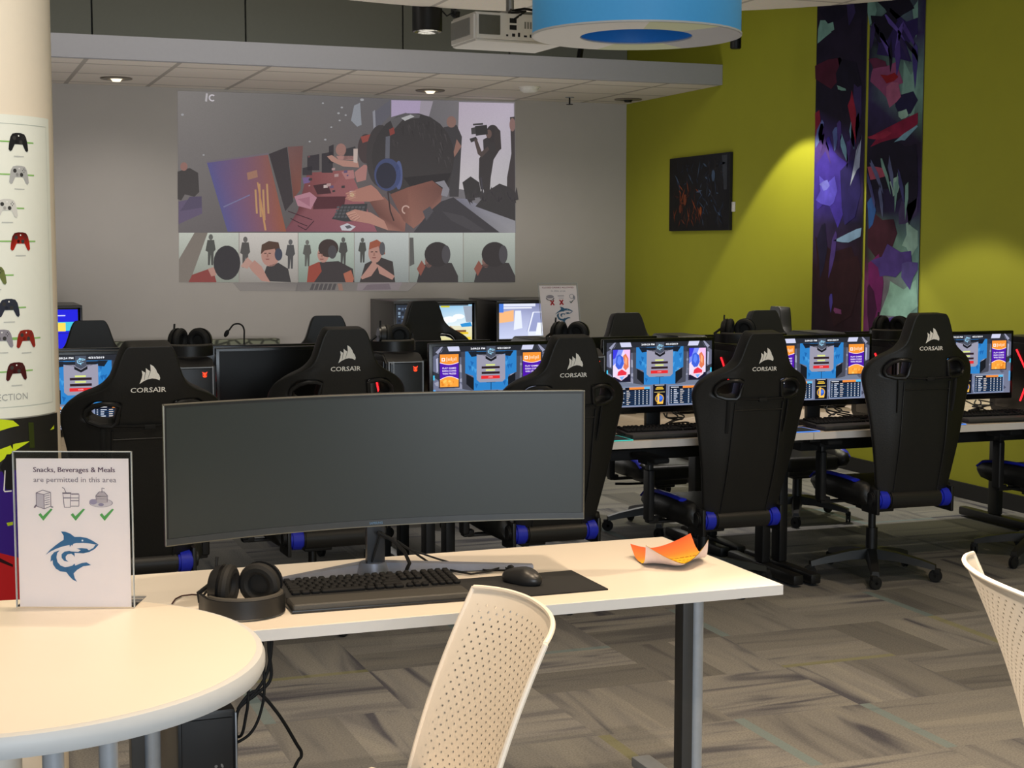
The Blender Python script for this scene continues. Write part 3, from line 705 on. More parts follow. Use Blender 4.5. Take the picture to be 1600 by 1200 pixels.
def right_art(A, ins):
    j = lambda *a, **k: jag(A, *a, inside=ins, **k)
    j(1362, 15, 9, 22, TE, 1); j(1400, 10, 34, 22, NV, 2); j(1436, 24, 9, 40, TE, 1); j(1400, 60, 44, 40, (42, 32, 84), 2, n=11); j(1380, 40, 20, 30, NV, 3)
    for k in range(10): j(1365+k*7, 62+random.uniform(-22, 22), 3.5, 26, random.choice([PU, PD, (88, 70, 150), NV]), 4, ang=random.uniform(-.8, .4))
    j(1384, 120, 24, 34, (128, 66, 104), 3, n=9); j(1372, 100, 16, 10, (84, 34, 60), 5, ang=.3); j(1396, 148, 12, 20, (150, 84, 116), 4); j(1390, 122, 14, 8, (130, 26, 34), 6)
    j(1424, 140, 15, 50, TE, 2, n=9); j(1416, 160, 22, 20, (30, 28, 62), 3); j(1432, 100, 7, 40, (62, 54, 120), 4); j(1412, 178, 8, 9, TL, 4); j(1404, 90, 5, 34, PU, 5)
    j(1400, 205, 50, 12, CR, 4, ang=-.45, n=9); j(1420, 210, 22, 5, (110, 150, 170), 6, ang=-.6); j(1376, 212, 20, 6, (140, 36, 64), 6, ang=-.2)
    j(1395, 265, 44, 50, NV, 3, n=11); j(1368, 270, 16, 13, (150, 70, 90), 5, ang=.3)
    for k in range(8): j(1362+k*8, 290+random.uniform(-20, 26), 3, 30, random.choice([(124, 140, 164), (86, 92, 130), TE, (60, 60, 110)]), 6, ang=random.uniform(-.4, .1))
    j(1400, 290, 8, 20, TL, 4); j(1426, 300, 16, 56, NV, 5); j(1362, 330, 8, 26, (36, 70, 130), 5); j(1418, 330, 16, 26, (66, 56, 92), 5, ang=.4)
    j(1425, 372, 15, 26, TL, 4, n=9); j(1380, 370, 26, 44, (56, 24, 40), 3, n=9); j(1395, 410, 36, 26, PU, 5, n=11); j(1424, 425, 16, 24, (84, 72, 140), 6)
    j(1368, 450, 12, 70, MG, 4, n=7); j(1410, 475, 30, 46, (132, 172, 160), 3, n=9); j(1362, 480, 8, 40, (60, 20, 56), 5); j(1396, 508, 12, 14, PU, 5)
banner('tall dark printed banner of indigo shards, nearer the square picture', [(1274, 0), (1351, 0), (1349, 520), (1268, 520)],
       [(-30, (ND, NV)), (160, (NV, ND)), (215, (PU, ND)), (300, (IN, PD)), (350, (PD, NV)), (420, (MA, MA)), (540, ((30, 22, 34), MA))], left_art)
banner('tall printed banner of teal, crimson and purple shards, farther from the square picture', [(1356, 0), (1441, 0), (1437, 520), (1355, 520)],
       [(-30, (TE, NV)), (60, (NV, PD)), (150, (PD, TE)), (230, (NV, ND)), (330, (NV, PD)), (400, (MA, TE)), (440, (MG, TE)), (540, (MG, TE))], right_art)

pic = thing('wall_picture', 'square dark canvas picture of orange and blue wisps on the green wall', 'picture', (0, 0, 0))
MB().box((XR-0.016, 11.695, 2.044), (0.03, 1.09, 0.632), 0.004).build('canvas', mat('canvas_black', (24, 24, 26), .7), pic, smooth=False)
A = Art(); random.seed(5)
ya, yb_, za, zb_ = 12.235, 11.155, 1.732, 2.356
A.grad([(ya, za), (yb_, za), (yb_, zb_), (ya, zb_)], [(20, 18, 18), (24, 24, 28), (30, 32, 38), (26, 24, 24)], 0)
for k in range(150):
    u = random.random(); v = random.random()
    warm = u < .55 and v < .62
    cool = u > .4 and v > .3
    c = random.choice([(90, 44, 28), (120, 58, 32), (60, 34, 28)]) if warm and not (cool and random.random() < .3) else random.choice([(44, 58, 82), (34, 42, 58), (64, 80, 104), (44, 40, 42)])
    y = ya+(yb_-ya)*(0.08+.84*u); z = za+(zb_-za)*(0.1+.8*v); L_ = random.uniform(.03, .10); t = random.uniform(-1.4, 1.4) + (PI/2 if random.random() < .5 else 0)
    d = (math.cos(t)*L_*.6, math.sin(t)*L_); w = random.uniform(.003, .012)
    pts = [(y-d[0], z-d[1]), (y-d[1]*w*6, z+w), (y+d[0], z+d[1]), (y+d[1]*w*6, z-w)]
    pts = [(min(max(p[0], yb_+.01), ya-.01), min(max(p[1], za+.01), zb_-.01)) for p in pts]
    A.poly(pts, c, None, 1+k % 6)
for (u, v, r, c) in ((.28, .42, .05, (110, 56, 34)), (.55, .26, .035, (140, 72, 36)), (.75, .72, .05, (66, 84, 110)), (.2, .3, .04, (96, 46, 30))):
    A.ell(ya+(yb_-ya)*u, za+(zb_-za)*v, r*.6, r, c, 9, l=6)
A.poly([(11.24, 2.06), (11.19, 2.06), (11.19, 2.34), (11.28, 2.34)], (58, 62, 70), None, 3)
A.build('printed_art', PRINT, xw_fn(XR-0.032), pic, 0.0003)
sw = thing('wall_switch', 'tiny white wall plate beside the square picture', 'switch', (XR-0.005, on_x(1147, 323, XR).y, on_x(1147, 323, XR).z))
MB().box((0, 0, 0), (0.01, 0.05, 0.08), .003).build('plate', mat('white_plastic', (225, 222, 214), .4), sw); MB().box((-0.007, 0, 0), (0.006, 0.014, 0.03), .002).build('rocker', MATS['white_plastic'], sw)

# ------------------------------------------------------------------ things hung from the ceilings
BLK = mat('black_metal', (22, 22, 23), .45, .3); SILV = mat('brushed_silver', (150, 152, 155), .35, .7); WPL = mat('projector_white', (236, 232, 226), .5, var=.04)
DRUM = mat('blue_drum_fabric', (80, 180, 255), .55, var=.05, scale=60); RING = mat('pale_diffuser', (196, 198, 200), .6, var=.02)
lx, ly, lz, R1, R0 = 2.885, 6.13, 2.5, 0.449, 0.240
lamp = thing('pendant_drum_lamp', 'large blue drum pendant lamp with pale ring underside hanging from the ceiling', 'lamp', (lx, ly, lz))
MB().lathe([(R1, 0.004), (R1, 0.46), (R1-.012, 0.46), (R1-.012, 0.004), (R1, 0.004)], seg=72).build('outer_shade', DRUM, lamp)
MB().lathe([(R0+.012, 0.004), (R0+.012, 0.46), (R0, 0.46), (R0, 0.004), (R0+.012, 0.004)], seg=72).build('inner_shade', mat('blue_inner', (30, 96, 160), .5, emit=(20, 84, 150), es=.3), lamp)
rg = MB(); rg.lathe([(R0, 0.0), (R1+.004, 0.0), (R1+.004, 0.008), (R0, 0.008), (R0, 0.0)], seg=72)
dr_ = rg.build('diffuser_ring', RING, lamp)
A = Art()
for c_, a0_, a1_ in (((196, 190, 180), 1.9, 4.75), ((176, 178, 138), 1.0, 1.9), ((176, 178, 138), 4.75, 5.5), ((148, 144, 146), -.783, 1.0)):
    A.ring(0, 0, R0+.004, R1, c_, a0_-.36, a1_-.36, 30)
A.build('painted_ring_reflections', art_mat('ring_painted_light', .22, .9), lambda x, y, l: (x, y, -.0012-l), dr_)  # reflection tones painted as segments, with a faint glow though the lamp is off
MB().lathe([(0, .462), (R1-.013, .462), (R1-.013, .475), (0, .475)], seg=72).build('top_plate', RING, lamp)
MB().cyl((0, 0, .46), (0, 0, .6715), .012).build('rod', BLK, lamp)

pj_ = thing('ceiling_projector', 'white projector hanging from a pole below the round ceiling', 'projector', (2.93, 7.88, 2.665), math.radians(3))
bd = MB(); bd.prism([(-.255, -.19), (.235, -.19), (.27, -.15), (.27, .19), (-.22, .19), (-.255, .15)], .15, bev=.012)
bd.build('housing', WPL, pj_)
MB().box((-.17, -.193, .085), (.12, .006, .1), .002).build('air_grille', mat('grille_grey', (92, 92, 84), .6), pj_)
A = Art()
for k in range(7): A.rect(-.075+k*.034, .03, -.075+k*.034+(.018 if k % 2 else .012), .04+.006*(k % 3), (40, 40, 44), 1)
A.rect(-.055, .10, -.015, .125, (36, 36, 38), 1); A.rect(-.055, .065, -.015, .09, (36, 36, 38), 1)
for k in range(6): A.rect(.03+k*.016, .075, .04+k*.016, .11, (150, 148, 142), 1)
A.build('connector_panel', MATS['print_matte'], lambda x, y, l: (x, -.1905-l, y), pj_)
MB().box((-.258, 0, .08), (.006, .26, .09), .002).build('side_vent', mat('vent_grey', (140, 140, 136), .6), pj_)
MB().cyl((.02, .2, .08), (.02, .16, .08), .045).build('lens', BLK, pj_)
MB().lathe([(0, .15), (.085, .15), (.085, .165), (.05, .185), (0, .19)], (.03, 0, 0), 32).build('mount_plate', SILV, pj_)
MB().cyl((.03, 0, .18), (.03, 0, .505), .022).build('pole', SILV, pj_)
cb = MB(); cb.tube([(0.03, -.02, .19), (.09, -.06, .20), (.16, -.16, .17), (.20, -.21, .10), (.19, -.205, .03)], .007)
cb.tube([(.01, -.06, .19), (-.02, -.10, .165), (.05, -.16, .17), (-.03, -.20, .12)], .006)
cb.build('cable', BLK, pj_)

sp = thing('cylinder_spotlight', 'black cylinder spotlight left of the hanging projector', 'spotlight', (3.148, 9.95, 3.02))
MB().lathe([(.085, .0), (.1, .0), (.1, .17), (0, .17), (0, .165), (.09, .165), (.085, 0)], seg=40).build('can', BLK, sp)
MB().lathe([(0, .03), (.06, .02), (.084, .003), (.09, -.004), (.094, 0), (.086, .012), (.06, .03), (0, .04)], seg=40).build('reflector_trim', mat('chrome_trim', (190, 188, 180), .2, .9), sp)
MB().cyl((0, 0, .17), (0, 0, .875), .015).build('stem', BLK, sp)
cm = thing('ceiling_camera', 'small black camera on a bracket beside the black cylinder spotlight', 'camera', (3.345, 9.95, 3.13))
MB().box((0, 0, 0.02), (.045, .08, .05), .01, rot=RX(.4)).build('body', BLK, cm); MB().cyl((0, -.045, 0), (0, -.03, .005), .016).build('lens', BLK, cm)
MB().cyl((0, .01, .03), (0, .02, .765), .012).build('bracket', BLK, cm); MB().tube([(-.01, 0, .03), (-.06, 0, .0), (-.09, 0, .03), (-.12, 0, .02)], .006).build('cable', BLK, cm)
tr = thing('track_spotlight', 'black track spotlight seen past the edge of the blue drum lamp', 'spotlight', (5.50, 10.0, 3.12))
MB().cyl((0, 0, -.1), (0, 0, .12), .04, seg=24, bev=.006).build('can', BLK, tr); MB().cyl((0, 0, .12), (0, 0, .775), .012).build('stem', BLK, tr)
hs = thing('hanger_strut', 'short dark strut rising from the dropped ceiling behind the drum lamp', 'strut', (0, 0, 0))
pA, pB = on_y(900, 92, Y_FAS+.3), on_y(910, 76, Y_FAS+.5)
MB().tube([(pA.x, Y_FAS+.3, 2.96), (pB.x+.06, Y_FAS+.6, 3.4), (pB.x+.1, Y_FAS+.8, 3.9)], .025, 6).build('strut_bar', BLK, hs); MB().box((pA.x, Y_FAS+.3, 2.95), (.08, .08, .03)).build('foot_plate', BLK, hs)
dl0 = None
for i, (x, y, lab) in enumerate(((1.42, 12.62, 'recessed downlight in the dropped ceiling, the one nearest the white column'), (4.02, 12.63, 'recessed downlight in the dropped ceiling above the projected picture'),
                                 (5.92, 12.74, 'dark recessed downlight in the dropped ceiling at the green wall corner'))):
    if dl0 is None:
        t = dl0 = thing('recessed_downlight', lab, 'downlight', (x, y, Z_SOF), 0, 'downlights in the dropped ceiling')
        MB().lathe([(.06, -.001), (.12, -.001), (.125, -.006), (.12, -.01), (.07, -.012), (.06, -.001)], seg=32).build('trim_ring', mat('downlight_trim', (120, 112, 100), .5), t)
        MB().lathe([(0, -.028), (.03, -.028), (.045, -.006), (.06, -.004), (0, -.004)], seg=24).build('glowing_lamp', mat('lamp_glow', (255, 240, 210), .5, emit=(255, 238, 205), es=1.3), t)
    else: t = again(dl0, lab, (x, y, Z_SOF))
    if i == 2:
        for ch in t.children:
            if ch.name.startswith('glowing_lamp'): ch.data = ch.data.copy(); ch.data.materials[0] = BLK; ch.name = 'unlit_lamp'
sd = thing('smoke_detector', 'round white smoke detector on the dropped ceiling', 'smoke detector', (4.709, 12.08, Z_SOF))
MB().lathe([(0, -.045), (.05, -.045), (.075, -.03), (.08, -.008), (0, -.008)], seg=36).build('cover', MATS['white_plastic'], sd); MB().lathe([(0, -.01), (.09, -.01), (.09, 0), (0, 0)], seg=36).build('base', MATS['white_plastic'], sd)
sk = thing('ceiling_sprinkler', 'small metal sprinkler head on the dropped ceiling', 'sprinkler', (5.365, 12.775, Z_SOF))
MB().lathe([(0, -.004), (.04, -.004), (.04, 0), (0, 0)], seg=20).build('escutcheon', SILV, sk); MB().cyl((0, 0, -.06), (0, 0, -.004), .008).cyl((0, 0, -.066), (0, 0, -.06), .03).build('deflector', BLK, sk)

# ------------------------------------------------------------------ light
w = bpy.data.worlds.new('world'); S.world = w; w.use_nodes = True
w.node_tree.nodes['Background'].inputs['Color'].default_value = (.8, .85, 1, 1); w.node_tree.nodes['Background'].inputs['Strength'].default_value = 0.25
def lamp_(name, kind, loc, energy, col, aim=None, **k):
    d = bpy.data.lights.new(name, kind); d.energy = energy; d.color = col
    for a, b in k.items(): setattr(d, a, b)
    o = bpy.data.objects.new(name, d); COL.objects.link(o); o.location = loc
    if aim is not None:
        o.rotation_euler = (Vector(aim)-Vector(loc)).to_track_quat('-Z', 'Y').to_euler()
    return o
WARM = (1.0, .77, .53); NEUT = (1.0, .92, .84); COOL = (.80, .90, 1.0)
for x, y, e in ((0.1, 1.5, 46), (1.5, 2.5, 190), (2.9, 3.4, 150), (-0.9, 2.8, 85), (2.2, 1.2, 200), (4.0, 4.3, 110), (0.9, 3.5, 90)):  # warm downlights assumed over the front; some added to brighten floor and white chair
    lamp_('assumed_downlight', 'SPOT', (x, y, 3.1), e, WARM, (x, y+.02, 0), spot_size=math.radians(110), spot_blend=.9, shadow_soft_size=.05)
lamp_('added_column_fill', 'SPOT', (0.25, 3.2, 3.1), 95, (1, .90, .76), (.1, 4.6, 1.3), spot_size=math.radians(80), spot_blend=.9, shadow_soft_size=.06)  # added spot without a fixture, brightens the column and its posters
lamp_('added_chair_fill', 'SPOT', (0.7, 3.9, 3.1), 620, (1, .84, .66), (2.25, 2.85, .6), spot_size=math.radians(26), spot_blend=.8, shadow_soft_size=.05)  # narrow spot added only to brighten the right-hand white chair
lamp_('assumed_daylight', 'AREA', (0.5, -4.4, 1.9), 270, COOL, (1.6, 4, .8), size=4.5, size_y=2.2, shape='RECTANGLE')  # unseen cool area light for assumed daylight behind the camera; no window built
lamp_('added_desk_fill', 'AREA', (2.9, 6.0, 3.12), 16, (1, .86, .68), (2.9, 6.0, 0), size=4.6, size_y=1.8, shape='RECTANGLE')  # area fill added below the raft; the raft itself gives no light
for x in (.6, 1.7, 2.8, 3.9, 5.0):
    lamp_('added_desk_spot', 'SPOT', (x, 6.75, 3.1), 58, (1, .86, .66), (x, 6.75, 0), spot_size=math.radians(36), spot_blend=.6, shadow_soft_size=.08)  # unseen spots added to brighten the desk tops and spare the floor
lamp_('added_bounce_fill', 'AREA', (2.8, 9.6, .7), 34, (1, .96, .90), (2.6, 7.6, 3.0), size=5, size_y=.8, shape='RECTANGLE')  # hidden upward fill added for the projector, lamp ring and raft undersides
lamp_('wall_wash_spot', 'SPOT', (5.5, 10.0, 3.0), 120, (1.0, .92, .60), (5.5, 10.0, 0), spot_size=math.radians(92), spot_blend=.12, shadow_soft_size=.03)
lamp_('wall_wash_spot', 'SPOT', (4.94, 7.93, 3.1), 150, NEUT, (4.94, 7.93, 0), spot_size=math.radians(80), spot_blend=.15, shadow_soft_size=.04)  # unseen raft downlight, assumed from the second scallop on the green wall
for x, y in ((1.42, 12.3), (4.02, 12.3), (4.95, 12.0)):  # first two belong to the downlights; the last is added to brighten the wall
    lamp_('soffit_spot', 'SPOT', (x, y, 2.87), 24, NEUT, (x, y, 0), spot_size=math.radians(150), spot_blend=1.0, shadow_soft_size=.06)
lamp_('added_wall_fill', 'AREA', (2.0, 9.9, 3.6), 26, NEUT, (2.4, 13.2, 1.8), size=5, size_y=.6, shape='RECTANGLE')  # unseen area light added as even fill on the back wall
lamp_('added_bounce_fill', 'AREA', (2.2, 10.6, .7), 38, (1, .95, .92), (2.2, 12.2, 2.9), size=6, size_y=1.2, shape='RECTANGLE')  # hidden upward fill standing in for bounce on dropped ceiling and back wall
# ------------------------------------------------------------------ foreground: training table and what stands on it
LAM = mat('white_laminate', (232, 222, 208), .38, var=.015, scale=8)
EDGE = mat('edge_banding', (206, 208, 210), .45, var=.02)
BLP = mat('black_plastic', (24, 24, 25), .42); BLM = mat('black_matte', (17, 17, 18), .7); RUB = mat('black_rubber', (14, 14, 14), .8, bump=.1)
DGR = mat('dark_grey_plastic', (44, 45, 47), .5); STEEL = mat('grey_steel', (168, 174, 182), .42, .15); LEA = mat('black_leatherette', (30, 29, 28), .43, var=.15, scale=120, bump=.12)
TZ = .737
tX0, tX1, tY0, tY1 = .36, 2.018, 3.38, 4.075
tb = thing('training_table', 'white rectangular table carrying the wide curved monitor', 'table', ((tX0+tX1)/2, (tY0+tY1)/2, 0))
hx, hy = (tX1-tX0)/2, (tY1-tY0)/2
tp = MB().box((0, 0, TZ-.0135), (2*hx-.004, 2*hy-.004, .027), .002).build('tabletop', LAM, tb, smooth=False)
eb = MB()
for s in (-1, 1):
    eb.box((0, s*(hy-.001), TZ-.0135), (2*hx, .003, .0255)); eb.box((s*(hx-.001), 0, TZ-.0135), (.003, 2*hy, .0255))
eb.build('edge_band', EDGE, tp, smooth=False)
caster = None
def make_caster(parent, loc, r=.03):
    c = MB(); c.cyl((-.012, 0, r), (-.003, 0, r), r, seg=20, bev=.004).cyl((.003, 0, r), (.012, 0, r), r, seg=20, bev=.004).cyl((-.012, 0, r), (.012, 0, r), .008)
    c.box((0, -.008, r*1.75), (.03, .03, r*.8), .006)
    return c.build('caster', RUB, parent, loc=loc)
for s in (-1, 1):
    px_ = (1.933 if s > 0 else .452)-tb.location.x
    lg = MB(); lg.cyl((px_+.018, 0, .085), (px_+.018, 0, TZ-.03), .021, seg=24)
    lg.box((px_+.018, 0, TZ-.032), (.08, .5, .012), .004)
    lo = lg.build('leg', STEEL, tb)
    MB().box((px_-.018, 0, .385), (.032, .05, .62), .003).build('cable_channel', mat('dark_channel', (58, 58, 58), .5), lo)
    MB().box((px_, 0, .075), (.06, .62, .03), .006).build('foot', STEEL, lo)
    for q in (-1, 1): make_caster(lo, (px_, q*.30, 0))

# curved ultra-wide monitor
mx, myE, sag, half = 1.033, 3.625, .085, .534
Rm = (half**2+sag**2)/(2*sag); z0, z1 = .894, 1.225
mon = thing('curved_monitor', 'very wide curved monitor, switched off, on the white table', 'monitor', (mx, myE, .002))
def arc_slab(mb, xh, za, zb, y_in, th, n=48, bulge=0.0, tilt=0.0):
    F, B = [], []
    for k in range(n+1):
        x = -xh+2*xh*k/n
        y = y_in + (math.sqrt(Rm*Rm-x*x)-math.sqrt(Rm*Rm-half*half))
        F.append((x, y)); B.append((x, y+th+bulge*max(0, 1-(x/(xh*.8))**2)))
    rowsF = [[(x, y, z) for x, y in F] for z in (za, zb)]; rowsB = [[(x, y, z) for x, y in B] for z in (za, zb)]
    mb.grid(rowsF); mb.grid([list(r) for r in reversed(rowsB)])
    mb.grid([rowsB[0], rowsF[0]]); mb.grid([rowsF[1], rowsB[1]])
    for i in (0, -1):
        q = [[rowsF[0][i], rowsF[1][i]], [rowsB[0][i], rowsB[1][i]]]
        mb.grid(q if i else q[::-1])
    return mb
hb = arc_slab(MB(), half, z0, z1, 0, .022, bulge=.03)
bmesh.ops.remove_doubles(hb.bm, verts=hb.bm.verts, dist=1e-5); bmesh.ops.recalc_face_normals(hb.bm, faces=hb.bm.faces)
hs_ = hb.build('housing', mat('monitor_housing', (36, 37, 38), .45), mon)
sc = arc_slab(MB(), half-.006, z0+.016, z1-.006, -.0012, .001); sc.build('screen', mat('dark_screen', (46, 52, 53), .36, var=.03, spec=.5), mon)
lg = arc_slab(MB(), half-.001, z0, z0+.015, -.002, .002); lg.build('lower_bezel', mat('bezel_grey', (66, 70, 74), .35, .3), mon)
rm = arc_slab(MB(), half+.001, z0-.0025, z0, -.002, .012); arc_slab(rm, half+.001, z1, z1+.002, -.002, .02)
for s in (-1, 1): rm.box((s*half, .006, (z0+z1)/2), (.003, .014, z1-z0+.004))
rm.build('edge_rim', mat('rim_champagne', (120, 116, 104), .35, .6), mon)
A = Art()
def arc_fn(x, y, l): return (x, (math.sqrt(Rm*Rm-x*x)-math.sqrt(Rm*Rm-half*half))-.0026-l, y)
A.text('SAMSUNG', -.0, z0+.004, .0062, (110, 150, 190), 'C', w=.034)
A.build('maker_lettering', MATS['print_matte'], arc_fn, mon)
nk = MB()
nk.box((.035, sag+.135, (.76+1.10)/2), (.05, .022, .34), .006, rot=RX(-.0))
nk.box((.025, sag+.085, 1.06), (.09, .11, .09), .012)
nk.build('stand_neck', mat('neck_grey', (70, 72, 76), .35, .5), mon)
GB = mat('stand_silver', (142, 146, 160), .4, .4)
def foot(mb, p0, p1, w0, w1, h0, h1):
    p0, p1 = Vector(p0), Vector(p1); d = (p1-p0); d.z = 0; n = Vector((-d.y, d.x, 0)).normalized()
    b = bmesh.new(); v = []
    for p, w_, h in ((p0, w0, h0), (p1, w1, h1)):
        v.append([b.verts.new(p+n*w_/2), b.verts.new(p-n*w_/2), b.verts.new(p-n*w_*.3+Vector((0, 0, h))), b.verts.new(p+n*w_*.3+Vector((0, 0, h)))])
    A_, B_ = v
    for k in range(4): b.faces.new((A_[k], A_[(k+1) % 4], B_[(k+1) % 4], B_[k]))
    b.faces.new(A_[::-1]); b.faces.new(B_); bmesh.ops.recalc_face_normals(b, faces=b.faces); mb.add(b)
st = MB(); foot(st, (.03, sag+.17, TZ+.001), (-.22, .225, TZ+.001), .06, .035, .03, .008); foot(st, (.03, sag+.17, TZ+.001), (.457, .165, TZ+.001), .06, .035, .03, .008)
st.cyl((.03, sag+.14, TZ+.001), (.03, sag+.14, TZ+.035), .045, .034, seg=24)
st.build('stand_foot', GB, mon)

cb = thing('monitor_cables', 'black cables drooping from behind the curved monitor onto the table', 'cable', (0, 0, 0))
def mp(px, py, Y): v = on_y(px, py, Y); return (v.x, v.y, v.z)
MB().tube([mp(590, 832, 3.805), mp(612, 843, 3.80), mp(632, 862, 3.81), mp(640, 880, 3.83), on_z(634, 893, TZ+.006)], .005).build('thick_cable', BLM, cb)
MB().tube([mp(596, 830, 3.82), mp(590, 850, 3.82), mp(582, 875, 3.83), on_z(574, 894, TZ+.004)], .003).build('thin_cable', BLM, cb)
mc = MB(); mc.tube([mp(620, 845, 3.88), mp(645, 862, 3.88)]+[on_z(x, y, TZ+.006) for x, y in ((672, 880), (705, 891), (736, 897), (762, 893), (785, 886), (798, 890))], .003)
mc.tube([mp(645, 860, 3.9), mp(680, 872, 3.9)]+[on_z(x, y, TZ+.004) for x, y in ((720, 884), (760, 891), (800, 891))], .0026)
mc.build('mouse_cable', BLM, cb)

# keyboards (one model, repeated at every station)
KEYM = mat('key_black', (17, 17, 18), .75, spec=.25); RESTM = mat('wrist_rest', (62, 60, 56), .6, bump=.15, scale=200)
def make_keyboard(label, loc, rz=0, group=None):
    t = thing('keyboard', label, 'keyboard', loc, rz, group)
    W, D = .44, .15
    c = MB(); c.box((0, 0, .0155), (W, D, .018), .004, rot=RX(.07)); c.build('case', BLM, t)
    k = MB()
    def key(x, r, w_): k.box((x, .052-.021*r, .029+.0015*(2-r)), (w_, .0165, .011), .0035, 1, rot=RX(.07))
    for r in range(6):
        x = -.205
        row = {0: [1]+[0]+[1]*4+[0]+[1]*4+[0]+[1]*4, 1: [1]*13+[2], 2: [1.5]+[1]*12+[1.5], 3: [1.75]+[1]*11+[2.25], 4: [2.25]+[1]*10+[2.75], 5: [1.3]*3+[6]+[1.3]*4}[r]
        tot = sum(v if v else .5 for v in row); sc_ = .282/tot
        for v in row:
            if v: key(x+v*sc_/2, r, v*sc_-.0022)
            x += (v if v else .5)*sc_
        for q in range(3):
            if r == 4 and q != 1 or r == 3: continue
            key(.092+q*.0195, r, .017)
        for q in range(4):
            if r > 0: key(.156+q*.0192, r, .017)
            elif q < 4: key(.156+q*.0192, r, .017)
    k.build('keys', KEYM, t, smooth=False)
    w_ = MB(); w_.box((0, -.118, .011), (W, .085, .02), .008, 3); w_.build('wrist_rest', RESTM, t)
    MB().box((0, -.118, .004), (W+.006, .09, .007), .003).build('rest_base', BLP, t)
    return t
kb0 = make_keyboard('black keyboard with wrist rest in front of the curved monitor', (.998, 3.655, TZ+.001), math.radians(-2))

pad0 = None
def make_pad(label, loc, w_, d_, rz=0, group=None, mt=None, edge=None):
    t = thing('mouse_pad', label, 'mouse pad', loc, rz, group)
    MB().box((0, 0, .0015), (w_, d_, .003), .0014).build('cloth', mt or mat('mouse_pad_cloth', (30, 30, 31), .85, bump=.1, scale=300), t)
    e = MB(); 
    for s in (-1, 1): e.box((0, s*d_/2, .0015), (w_, .003, .0034)); e.box((s*w_/2, 0, .0015), (.003, d_, .0034))
    e.build('stitched_edge' if edge is None else 'lit_edge', edge or RUB, t)
    return t
make_pad('black mouse pad under the mouse on the white table', (1.40, 3.595, TZ+.0005), .34, .235)
def make_mouse(label, loc, rz=0, group=None):
    t = thing('computer_mouse', label, 'mouse', loc, rz, group)
    b = bmesh.new(); bmesh.ops.create_uvsphere(b, u_segments=24, v_segments=14, radius=1)
    for v in b.verts:
        x, y, z = v.co
        w_ = .034*(1-.16*math.exp(-(y*3)**2))
        v.co = (x*w_, y*.062, max(z, -.35)*(.027+.006*math.exp(-((y+.35)*2)**2)))
    mb = MB(); mb.add(b, Matrix.Translation((0, 0, .0115))); mb.build('shell', mat('mouse_shell', (40, 40, 41), .35), t)
    MB().cyl((-.005, .038, .030), (.005, .038, .030), .011, seg=16, bev=.002).build('scroll_wheel', RUB, t)
    return t
ms0 = make_mouse('black computer mouse on the pad beside the curved monitor', (1.392, 3.615, TZ+.0042), math.radians(28))

# headsets (one model, repeated)
def make_headset(label, loc, rz=0, group=None):
    """lying with the headband forward and the ear cups standing up behind it"""
    t = thing('headset', label, 'headset', loc, rz, group)
    n = 26; arc = []
    for k in range(n+1):
        a = PI+PI*k/n
        arc.append((.092*math.cos(a), .005+.085*math.sin(a)))
    arc = [(-.094, .05)]+arc+[(.094, .05)]
    rows_o = []
    mb = MB()
    def ribbon(off, za, zb_):
        R_ = []
        for z in (za, zb_):
            R_.append([(x*(1+off/.09), y*(1+off/.09) if y < .01 else y, z) for x, y in arc])
        return R_
    o_, i_ = ribbon(.004, .004, .046), ribbon(-.004, .004, .046)
    mb.grid(o_); mb.grid(i_[::-1]); mb.grid([o_[1], i_[1]]); mb.grid([i_[0], o_[0]])
    for k in (0, -1): mb.grid([[o_[0][k], o_[1][k]], [i_[0][k], i_[1][k]]])
    bmesh.ops.remove_doubles(mb.bm, verts=mb.bm.verts, dist=1e-5); bmesh.ops.recalc_face_normals(mb.bm, faces=mb.bm.faces)
    band = mb.build('headband', BLP, t)
    pd = MB(); pd.tube([(x*.93, y*.93, .047) for x, y in arc[2:-2]], .0065, 8); pd.build('headband_pad', mat('pad_grey', (70, 66, 60), .7), band)
    for s in (-1, 1):
        c = Vector((s*.047, .022, .066)); ax = Vector((-.80, .52, .06) if s < 0 else (.62, .76, .10)).normalized()
        q = MB(); q.cyl(c-ax*.006, c+ax*.026, .054, .044, seg=28, bev=.008)
        cup = q.build('ear_cup', BLP, t)
        q = MB(); u = ax.cross(Vector((0, 0, 1))).normalized(); v = ax.cross(u)
        q.tube([c-ax*.014+(u*math.cos(2*PI*k/28)+v*math.sin(2*PI*k/28))*.038 for k in range(28)], .0145, 10, True)
        q.cyl(c-ax*.013, c-ax*.009, .034, seg=24)
        q.build('ear_cushion', mat('cushion_black', (20, 19, 18), .75), cup)
        q = MB(); q.tube([(s*.094, .05, .025), (s*.096, .058, .045), tuple(c+ax*.026+Vector((0, .01, 0)))], .006, 8); q.build('yoke', BLP, t)
    MB().tube([(-.060, .03, .10), (-.058, .032, .125), (-.057, .032, .134)], .004, 8).build('microphone', BLM, t)
    return t
hd0 = make_headset('black headset lying on the white table left of the keyboard', (.668, 3.545, TZ+.001), math.radians(4))
hc = thing('audio_lead', 'thin dark cord curling left from the headset on the white table', 'cord', (0, 0, 0))
pts = [on_z(x, y, TZ+.004) for x, y in ((318, 930), (300, 929), (284, 931), (274, 936), (269, 943))]
MB().tube(pts, .002, 6).build('wire', mat('dark_red_wire', (60, 26, 22), .6), hc); MB().tube([pts[0], pts[0]+Vector((.02, .006, .02))], .0032, 8).build('plug', BLM, hc)

